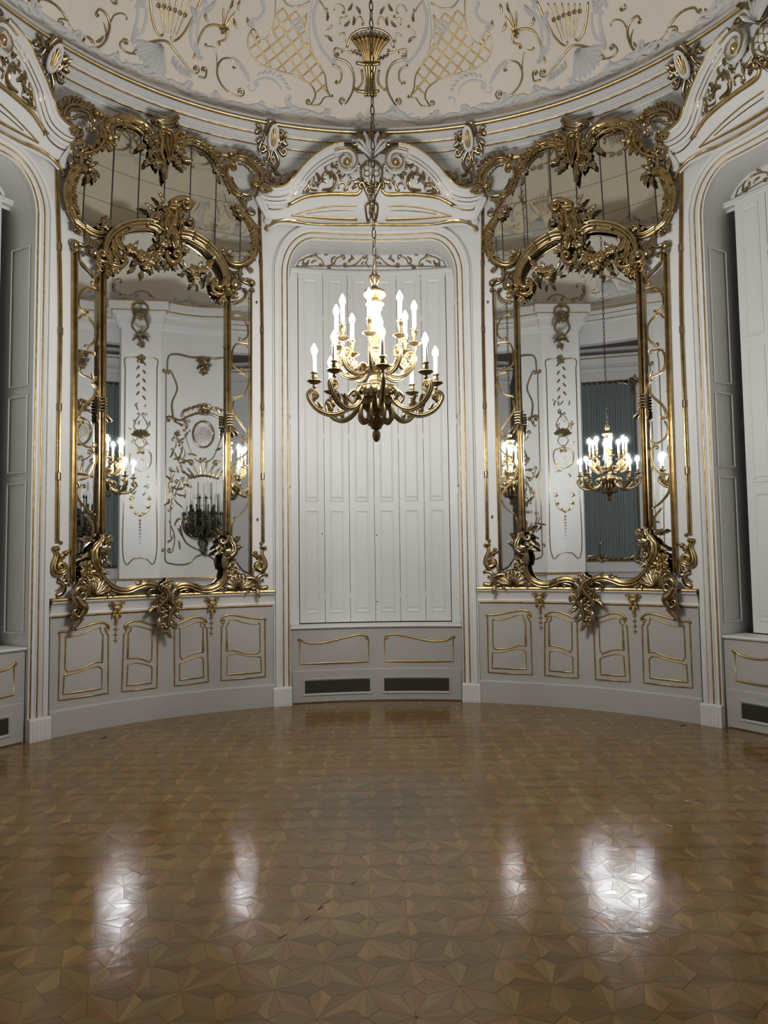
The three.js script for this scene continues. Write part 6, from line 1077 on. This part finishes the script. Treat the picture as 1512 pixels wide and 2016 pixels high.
// ---------- the near end of the room, seen in the mirrors ----------
{
  const zP = S(SP, 0)[2], xP = S(SP, 0)[0];
  for (const u of [-1, 1]) {
    const side = u < 0 ? 'left' : 'right', K = u < 0 ? (g) => g : mirrored;
    const w = struct(`wall_${side}_panel`), put = (c, name, mat, crease = 0) => { const m = new THREE.Mesh(K(c.geometry(crease)), mat); m.name = name; w.add(m); return m; };
    // concave panel between window and pier (built on the left, s < 0)
    const a = [-2.78, 1.12], b = [-2.42, 1.72], e = S(-S2 + 0.42, 0, 0.1), k1 = [-3.5, 0.72];
    // the panel's plan: a shallow bow from the pier's corner to the window bay (u runs from -hl at the pier to hl at the window)
    const qb = (k) => [(1 - k) ** 2 * a[0] + 2 * k * (1 - k) * k1[0] + k * k * e[0], (1 - k) ** 2 * a[1] + 2 * k * (1 - k) * k1[1] + k * k * e[2]];
    const hl = Math.hypot(a[0] - e[0], a[1] - e[2]) / 2 * 1.04, hw = hl - 0.1;
    const m = (q, y, d) => { const k = (q + hl) / (2 * hl), p = qb(k), t0 = qb(k - 0.01), t1 = qb(k + 0.01), l = Math.hypot(t1[0] - t0[0], t1[1] - t0[1]), tx = (t1[0] - t0[0]) / l, tz = (t1[1] - t0[1]) / l; return [p[0] - tz * d, y, p[1] + tx * d]; };
    let c = new Col(); strip(c, m, -hl, hl, wallProf(0, 6.36)); put(c, 'wall_panel', M.white, 30);
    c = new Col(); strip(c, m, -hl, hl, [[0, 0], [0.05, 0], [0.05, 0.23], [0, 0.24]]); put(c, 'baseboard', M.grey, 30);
    c = new Col(); strip(c, m, -hl, hl, dadoProf); put(c, 'dado_rail', M.white, 30);
    c = new Col(); strip(c, m, -hl, hl, dadoGold); put(c, 'dado_nosing', M.line, 30);
    c = new Col(); strip(c, m, -hl, hl, [[0, 5.86], [0.03, 5.88], [0.05, 5.94], [0.1, 5.96], [0.1, 6.08], [0.17, 6.11], [0.18, 6.17], [0.23, 6.2], [0.25, 6.33], [0, 6.36]]); put(c, 'cornice', M.white, 25);
    c = new Col(); strip(c, m, -hl, hl, [[0.15, 6.16], [0.2, 6.165], [0.2, 6.185], [0.15, 6.19]]); strip(c, m, -hl, hl, [[0.2, 6.32], [0.27, 6.32], [0.27, 6.34], [0.2, 6.34]]); put(c, 'cornice_bead', M.line, 25);
    c = new Col(); c.grid([0, 0.25, 0.5, 0.75, 1].map((k) => { const p = m(lerp(-hl, hl, k), 6.35, 0.1), s = S(lerp(-SP - 0.3, -S2 + 0.05, k), 6.35, -0.2); return [s, p]; })); put(c, 'cornice_ledge', M.white);
    c = new Col();
    for (const q of [-1, 1]) {
      const f = (l) => { const o = []; for (let i = 0; i < l.length; i += 2) o.push([q * l[i] * hw, l[i + 1]]); return o; }, sg = q;
      ribbon(c, m, f([1, 1.75, 1, 3, 1, 5.1]), 0.011, { h: 1.2 }); ribbon(c, m, f([0.86, 2.0, 0.86, 2.6, 0.86, 3.2]), 0.009, { h: 1.2 });
      scroll(c, m, f([1, 1.75, 0.98, 1.55, 0.8, 1.5, 0.4, 1.5, 0.2, 1.62, 0, 1.68]), [0.012, 0.018], { a: [sg, 0.04, 1], h: 1.3 });
      scroll(c, m, f([0.98, 5.1, 0.92, 5.4, 0.7, 5.45, 0.3, 5.42, 0, 5.44]), [0.014, 0.022], { a: [-sg, 0.05, 1], h: 1.3 });
      scroll(c, m, f([0.86, 5.1, 0.7, 4.8, 0.84, 4.5, 0.8, 4.2]), [0.014, 0.02], { a: [sg, 0.05, 1], b: [-sg, 0.04, 1], h: 1.3 });
      scroll(c, m, f([0.9, 4.25, 0.6, 4.2, 0.4, 4.28, 0.15, 4.35, 0, 4.34]), [0.02, 0.028], { a: [sg, 0.06, 1], h: 1.4 });
      scroll(c, m, f([0.75, 3.9, 0.55, 3.7, 0.65, 3.4, 0.35, 3.45]), [0.014, 0.018], { a: [-sg, 0.05, 1], b: [sg, 0.06, 1], h: 1.2 });
      scroll(c, m, f([0.5, 3.95, 0.25, 3.5, 0.1, 3.42]), [0.01, 0.014], { b: [-sg, 0.05, 1.2], h: 1.2 });
      scroll(c, m, f([0.62, 3.0, 0.75, 2.7, 0.5, 2.5, 0.6, 2.2, 0.45, 1.9, 0.2, 1.78, 0, 1.72]), [0.012, 0.02, 0.012], { a: [sg, 0.06, 1], h: 1.2 });
      scroll(c, m, f([0.9, 2.3, 0.75, 2.0, 0.8, 1.75]), [0.01, 0.014], { b: [sg, 0.06, 1], h: 1.2 });
      for (let i = 0; i < 30; i++) { const x = 0.35 + 0.55 * rnd(), y = 1.9 + 2.2 * rnd(); leaf(c, m, f([x, y])[0], rnd() * 6.28, 0.12 + 0.08 * rnd(), 0.026, { curl: (rnd() - 0.5) * 2 }); if (i % 2) { const d2 = rnd() < 0.5 ? 1 : -1, p0 = f([x, y])[0]; scroll(c, m, [[p0[0], p0[1]], [p0[0] + 0.05 * d2, p0[1] + 0.1], [p0[0] + 0.02 * d2, p0[1] + 0.2]], [0.008, 0.012, 0.008], { a: [d2, 0.03, 1], b: [d2, 0.04, 1.1] }); } }
      for (const k of [0.12, 0.34]) ribbon(c, m, f([k, 1.85 + k * 0.4, k, 2.4, k, 3.05]), 0.006, { h: 1.2 });
      for (let i = 0; i < 4; i++) leaf(c, m, f([0.05 + i * 0.08, 3.1])[0], Math.PI / 2 - q * i * 0.28, 0.34 - i * 0.03, 0.03, { curl: -q * 0.3 });
      fringe(c, m, f([0.6, 4.3, 0.3, 4.4, 0.05, 4.46]), 5, 0.13, q > 0 ? -1 : 1);
    }
    cluster(c, m, [0, 5.3], 0.16, 9); cluster(c, m, [0, 5.15], 0.1, 7); cluster(c, m, [0, 4.42], 0.14, 9); scroll(c, m, [[-0.3, 3.1], [0, 3.16], [0.3, 3.1]], [0.016, 0.028, 0.016], { h: 1.3 });
    { const l = []; for (let k = 0; k <= 24; k++) l.push([0.2 * Math.cos(k / 24 * 6.283), 3.95 + 0.25 * Math.sin(k / 24 * 6.283)]); ribbon(c, m, l, 0.022, { raw: true, h: 1.3 }); for (let k = -3; k <= 3; k++) for (const e of [1, -1]) { const h = 0.17 * Math.sqrt(Math.max(0, 1 - (k / 3.6) ** 2)); ribbon(c, m, [[k * 0.05 - h * 0.7 * e, 3.95 - h], [k * 0.05 + h * 0.7 * e, 3.95 + h]].map(([a, b]) => [clamp(a, -0.19, 0.19), b]).concat(), 0.005, { n: 4, h: 1.2 }); } }
    put(c, 'gilt_panel_ornament', M.oldGold);
    // pier
    const pw = struct(`pier_${side}`), pput = (cc, name, mat, crease = 0) => { const q = new THREE.Mesh(K(cc.geometry(crease)), mat); q.name = name; pw.add(q); };
    const solid = (out, y0, y1) => { const cc = new Col(), P = [[a[0] - 0.3, a[1] + 0.1 - out], [a[0] + out * 0.6, a[1] - out * 1.1], [b[0] + out, b[1] + out * 0.4], [b[0] - 0.1, b[1] + 0.12 + out], [-4.4, b[1] + 0.3 + out]]; cc.grid(P.map(([x, z]) => [y0, y1].map((y) => [x, y, z, x + z, y])).reverse()); for (const y of [y0, y1]) { const r = P.map(([x, z]) => [x, y, z]); cc.fan(y === y0 ? r.reverse() : r); } return cc; };
    pput(solid(0, 0, 5.96), 'pier_body', M.white, 20); pput(solid(0.04, 0, 0.24), 'baseboard', M.white, 20); pput(solid(0.05, 1.1, 1.22), 'dado_rail', M.white, 20); pput(solid(0.08, 1.22, 1.25), 'dado_nosing', M.line, 20);
    pput(solid(0.05, 5.88, 5.94), 'pier_cap', M.white, 20); pput(solid(0.1, 5.94, 6.1), 'pier_cap', M.white, 20); pput(solid(0.17, 6.1, 6.18), 'pier_cap', M.white, 20); pput(solid(0.24, 6.18, 6.32), 'pier_cap', M.white, 20); pput(solid(0.19, 6.165, 6.185), 'pier_bead', M.line, 20); pput(solid(0.26, 6.32, 6.34), 'pier_bead', M.line, 20);
    // gilt grotesque on the pier's inner face
    const dx = b[0] - a[0], dz = b[1] - a[1], dl = Math.hypot(dx, dz), pm = (q, y, d) => [lerp(a[0], b[0], 0.5) + dx / dl * q * 1 + dz / dl * d, y, lerp(a[1], b[1], 0.5) + dz / dl * q - dx / dl * d];
    let pc = new Col(); const h2 = dl / 2 - 0.07;
    for (const q of [-1, 1]) { const f = (l) => { const o = []; for (let i = 0; i < l.length; i += 2) o.push([q * l[i], l[i + 1]]); return o; };
      scroll(pc, pm, f([0, 1.62, h2 * 0.4, 1.6, h2 * 0.8, 1.5, h2, 1.62, h2, 3, h2, 5.1, h2, 5.3, 0, 5.32]), 0.011, { n: 60, h: 1.2 });
      scroll(pc, pm, f([0.02, 4.25, 0.12, 4.05, 0.05, 3.9]), [0.009, 0.012], { a: [q, 0.03, 1], b: [-q, 0.03, 1] }); scroll(pc, pm, f([0, 3.2, 0.16, 3.3, 0.17, 3.55, 0.05, 3.6]), [0.01, 0.014], { b: [q, 0.05, 1.2] }); scroll(pc, pm, f([0.02, 3.85, 0.1, 3.75, 0.02, 3.62]), 0.009, { b: [-q, 0.03, 1] });
      scroll(pc, pm, f([0.16, 2.75, 0.15, 2.5, 0, 2.38]), [0.01, 0.02]); for (const [x, y] of [[0.16, 2.7], [0.14, 2.55], [0.07, 2.44]]) flower(pc, pm, f([x, y])[0], 0.04); for (let i = 0; i < 14; i++) leaf(pc, pm, f([0.02 + 0.13 * rnd(), 2.6 + 1.9 * rnd()])[0], q > 0 ? rnd() * 2 : 3.14 - rnd() * 2, 0.1, 0.02, { curl: q }); }
    fanShell(pc, pm, [0, 3.8], Math.PI / 2, 0.2, 2.4, 7, {}); for (let i = 0; i < 8; i++) cluster(pc, pm, [0, 2.3 - i * 0.06], 0.035 - i * 0.003, 4); for (let i = 0; i < 9; i++) leaf(pc, pm, [0.03 * (i % 2 ? 1 : -1), 5.25 - i * 0.08], -1.57 + (i % 2 ? 0.6 : -0.6), 0.1, 0.025); cluster(pc, pm, [0, 5.3], 0.1, 7);
    for (const q of [-1, 1]) { scroll(pc, pm, [[q * 0.02, 6.3], [q * 0.13, 6.22], [q * 0.1, 6.0], [q * 0.14, 5.85], [q * 0.04, 5.7]], [0.018, 0.028, 0.016], { a: [-q, 0.04, 1], b: [-q, 0.04, 1], d: 0.22, h: 1.4 }); leaf(pc, pm, [q * 0.05, 5.72], q > 0 ? -0.9 : 4.04, 0.16, 0.04, { d: 0.1 }); }
    cluster(pc, pm, [0, 6.05], 0.13, 9, { d: 0.24 }); cluster(pc, pm, [0, 5.7], 0.1, 8, { d: 0.08 }); cluster(pc, pm, [0, 5.55], 0.08, 7, { d: 0.03 });
    pput(pc, 'gilt_pier_ornament', M.oldGold);
    // diagonal wall with a pleated curtain in a gilt frame
    const dw = struct(`wall_${side}_rear`), dput = (cc, name, mat, crease = 0) => { const q = new THREE.Mesh(K(cc.geometry(crease)), mat); q.name = name; dw.add(q); };
    const e0 = [-4.4, 2.0], e1 = [-2.3, 4.4], ex = e1[0] - e0[0], ez = e1[1] - e0[1], el = Math.hypot(ex, ez), wm = (q, y, d) => [e0[0] + ex / el * q + ez / el * d, y, e0[1] + ez / el * q - ex / el * d];
    let cc = new Col(); cc.grid([0, el].map((q) => [0, 6.1].map((y) => pt(wm, q, y, 0)))); dput(cc, 'wall_panel', M.white);
    cc = new Col(); strip(cc, wm, 0, el, [[0, 5.4], [0.05, 5.42], [0.07, 5.5], [0.16, 5.56], [0.2, 5.68], [0.22, 5.75], [0, 5.78]], 2); dput(cc, 'cornice', M.white, 25); cc = new Col(); strip(cc, wm, 0, el, [[0.05, 5.5], [0.08, 5.5], [0.08, 5.52], [0.05, 5.52]], 2); strip(cc, wm, 0, el, [[0.2, 5.68], [0.23, 5.69], [0.2, 5.71]], 2); dput(cc, 'cornice_bead', M.line, 25);
    cc = new Col(); strip(cc, wm, 0, el, [[0, 0], [0.04, 0], [0.04, 0.22], [0, 0.24]], 2); strip(cc, wm, 0, el, dadoProf, 2); dput(cc, 'dado_rail', M.white, 25);
    const q0 = 0.75, q1 = 2.25;
    const fr = thing('gilt_surround', u < 0 ? 'gilt rococo frame round the pleated curtain, behind the viewer on the left' : 'gilt rococo frame round the pleated curtain, behind the viewer on the right', 'surround', 'gilt surrounds of the curtains');
    cc = new Col(); sweep(cc, wm, [[q0, 1.45], [q1, 1.45], [q1, 5.2], [q0, 5.2]], [[-0.03, 0], [-0.02, 0.05], [0.01, 0.06], [0.03, 0.03], [0.035, 0]], true); { const k = new THREE.Mesh(K(cc.geometry(30)), M.gold); k.name = 'frame_moulding'; fr.add(k); }
    cc = new Col(); for (const [x, y] of [[q0, 1.45], [q1, 1.45], [q1, 5.2], [q0, 5.2], [(q0 + q1) / 2, 1.5]]) { const dx2 = x === q0 ? 1 : -1, dy2 = y < 3 ? 1 : -1; cluster(cc, wm, [x, y], 0.13, 9, { d: 0.03 }); scroll(cc, wm, [[x + dx2 * 0.3, y + dy2 * 0.03], [x + dx2 * 0.16, y + dy2 * 0.06], [x + dx2 * 0.06, y + dy2 * 0.16], [x + dx2 * 0.03, y + dy2 * 0.3]], 0.018, { d: 0.04, a: [dx2 * dy2, 0.03, 1], b: [dx2 * dy2, 0.03, 1] }); } { const k = new THREE.Mesh(K(cc.geometry()), M.oldGold); k.name = 'frame_ornament'; fr.add(k); }
    const cu = thing('curtain', u < 0 ? 'grey pleated curtain in a gilt frame, behind the viewer on the left' : 'grey pleated curtain in a gilt frame, reflected in the right-hand mirror', 'curtain', 'pleated curtains');
    cc = new Col(); const rows = []; for (let i = 0; i <= 168; i++) { const q = lerp(q0, q1, i / 168), d = 0.034 + 0.028 * Math.cos(i / 168 * 14 * 6.283) + 0.004 * Math.cos(i * 0.37); rows.push([1.45, 3.3, 5.2].map((y) => pt(wm, q, y, d))); } cc.grid(rows); { const k = new THREE.Mesh(K(cc.geometry()), M.curtain); k.name = 'pleated_cloth'; cu.add(k); }
    rebase(fr); rebase(cu);
    // straight wall to the back
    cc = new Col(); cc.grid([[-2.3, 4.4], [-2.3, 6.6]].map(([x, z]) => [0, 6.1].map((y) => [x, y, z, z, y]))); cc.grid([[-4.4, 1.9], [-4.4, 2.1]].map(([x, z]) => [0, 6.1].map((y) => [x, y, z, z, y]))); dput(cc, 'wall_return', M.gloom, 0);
    // candelabrum on a wall bracket
    const cd = thing('candelabra', u < 0 ? 'dark gilt wall candelabra of many unlit candles, behind the viewer on the left' : 'dark gilt wall candelabra of many unlit candles, seen in the left-hand mirror', 'candelabra', 'wall candelabras');
    const cput = (k, name, mat) => { const q = new THREE.Mesh(K(k.geometry()), mat); q.name = name; cd.add(q); };
    const base = m(0, 0, 0), fw = m(0, 0, 1), nx = fw[0] - base[0], nz = fw[2] - base[2], cm = (x, y, d) => [base[0] + nx * d + nz * x, y, base[2] + nz * d - nx * x];
    cc = new Col(); leaf(cc, m, [0, 2.0], -Math.PI / 2, 0.35, 0.12, { h: 0.1 }); for (let i = 0; i < 22; i++) cluster(cc, m, [(rnd() - 0.5) * 0.6, 1.98 + rnd() * 0.5], 0.12, 7, { d: 0.3 * rnd() }); cput(cc, 'bracket', M.iron);
    const candles = [];
    for (const [n, r, y, h] of [[9, 0.36, 2.42, 0.26], [7, 0.24, 2.56, 0.26], [4, 0.12, 2.72, 0.3]]) for (let i = 0; i < n; i++) { const t = (i / (n - 1) - 0.5) * 3.0; candles.push([r * Math.sin(t), y, 0.08 + r * Math.cos(t), h]); }
    const arms = new Col(), wax = new Col();
    for (const [x, y, d, h] of candles) {
      const path = smooth([[0.1, 2.05], [0.6, 2.0], [1, 2.15], [1, y]], 10).map(([k, yy]) => cm(x * k, yy, 0.04 + (d - 0.04) * k)); const curve = new THREE.CatmullRomCurve3(path.map((p) => V(...p))), tg = new THREE.TubeGeometry(curve, 10, 0.012, 5), bI = arms.p.length / 3; for (const v of tg.attributes.position.array) arms.p.push(v); for (const v of tg.attributes.uv.array) arms.u.push(v); for (const v of tg.index.array) arms.i.push(v + bI);
      const ring = (col, prof) => col.grid(prof.map(([r2, yy]) => { const row = []; for (let j = 0; j < 8; j++) { const t = j / 8 * 6.283; row.push(cm(x + r2 * Math.cos(t), yy, d + r2 * Math.sin(t))); } return row; }), true);
      ring(arms, [[0.005, y - 0.02], [0.035, y], [0.032, y + 0.01], [0.014, y + 0.01], [0.018, y + 0.04]]); ring(wax, [[0.012, y + 0.02], [0.011, y + h], [0.001, y + h + 0.008]]);
    }
    cput(arms, 'candle_arms', M.iron); cput(wax, 'candles', M.candle); rebase(cd);
  }
  // ring of wall over the wide opening, ceiling and back wall of the ante-room
  const lint = struct('beam'); let c = new Col(); strip(c, S, SP - 0.05, t2s(Math.PI) - 1e-4, wallProf(5.75, 6.4)); strip(c, S, -(t2s(Math.PI) - 1e-4), -SP + 0.05, wallProf(5.75, 6.4)); c.build('beam_face', M.white, lint, 30);
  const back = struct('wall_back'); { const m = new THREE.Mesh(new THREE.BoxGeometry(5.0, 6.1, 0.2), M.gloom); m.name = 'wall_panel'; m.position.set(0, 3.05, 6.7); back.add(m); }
  const ac = struct('ceiling_anteroom'); { const sh = new THREE.Shape([[-4.6, 1.0], [4.6, 1.0], [4.6, 6.8], [-4.6, 6.8]].map(([x, z]) => new THREE.Vector2(x, -z))); const hole = new THREE.Path(); for (let i = 0; i <= 60; i++) { const t = i / 60 * 6.283; hole[i ? 'lineTo' : 'moveTo']((A + 0.08) * Math.cos(t), -(B + 0.08) * Math.sin(t)); }
    const pts = []; for (let i = 0; i <= 40; i++) { const t = lerp(0.35, Math.PI - 0.35, i / 40); pts.push(new THREE.Vector2((A + 0.05) * Math.cos(t), -(B + 0.05) * Math.sin(t))); }
    const s2 = new THREE.Shape([new THREE.Vector2(4.6, pts[0].y), ...pts, new THREE.Vector2(-4.6, pts[40].y), new THREE.Vector2(-4.6, -6.8), new THREE.Vector2(4.6, -6.8)]);
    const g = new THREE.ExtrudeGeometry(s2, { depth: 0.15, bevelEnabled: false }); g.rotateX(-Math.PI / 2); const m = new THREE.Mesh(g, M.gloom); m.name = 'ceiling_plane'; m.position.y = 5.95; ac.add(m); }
}

// ---------- finish ----------
scene.traverse((o) => { if (o.isMesh) { o.castShadow = true; o.receiveShadow = true; } });
const renderer = new THREE.WebGLRenderer({ antialias: true });
renderer.shadowMap.enabled = true;
renderer.toneMapping = THREE.LinearToneMapping;
renderer.toneMappingExposure = EXPOSURE;
renderer.render(scene, camera);
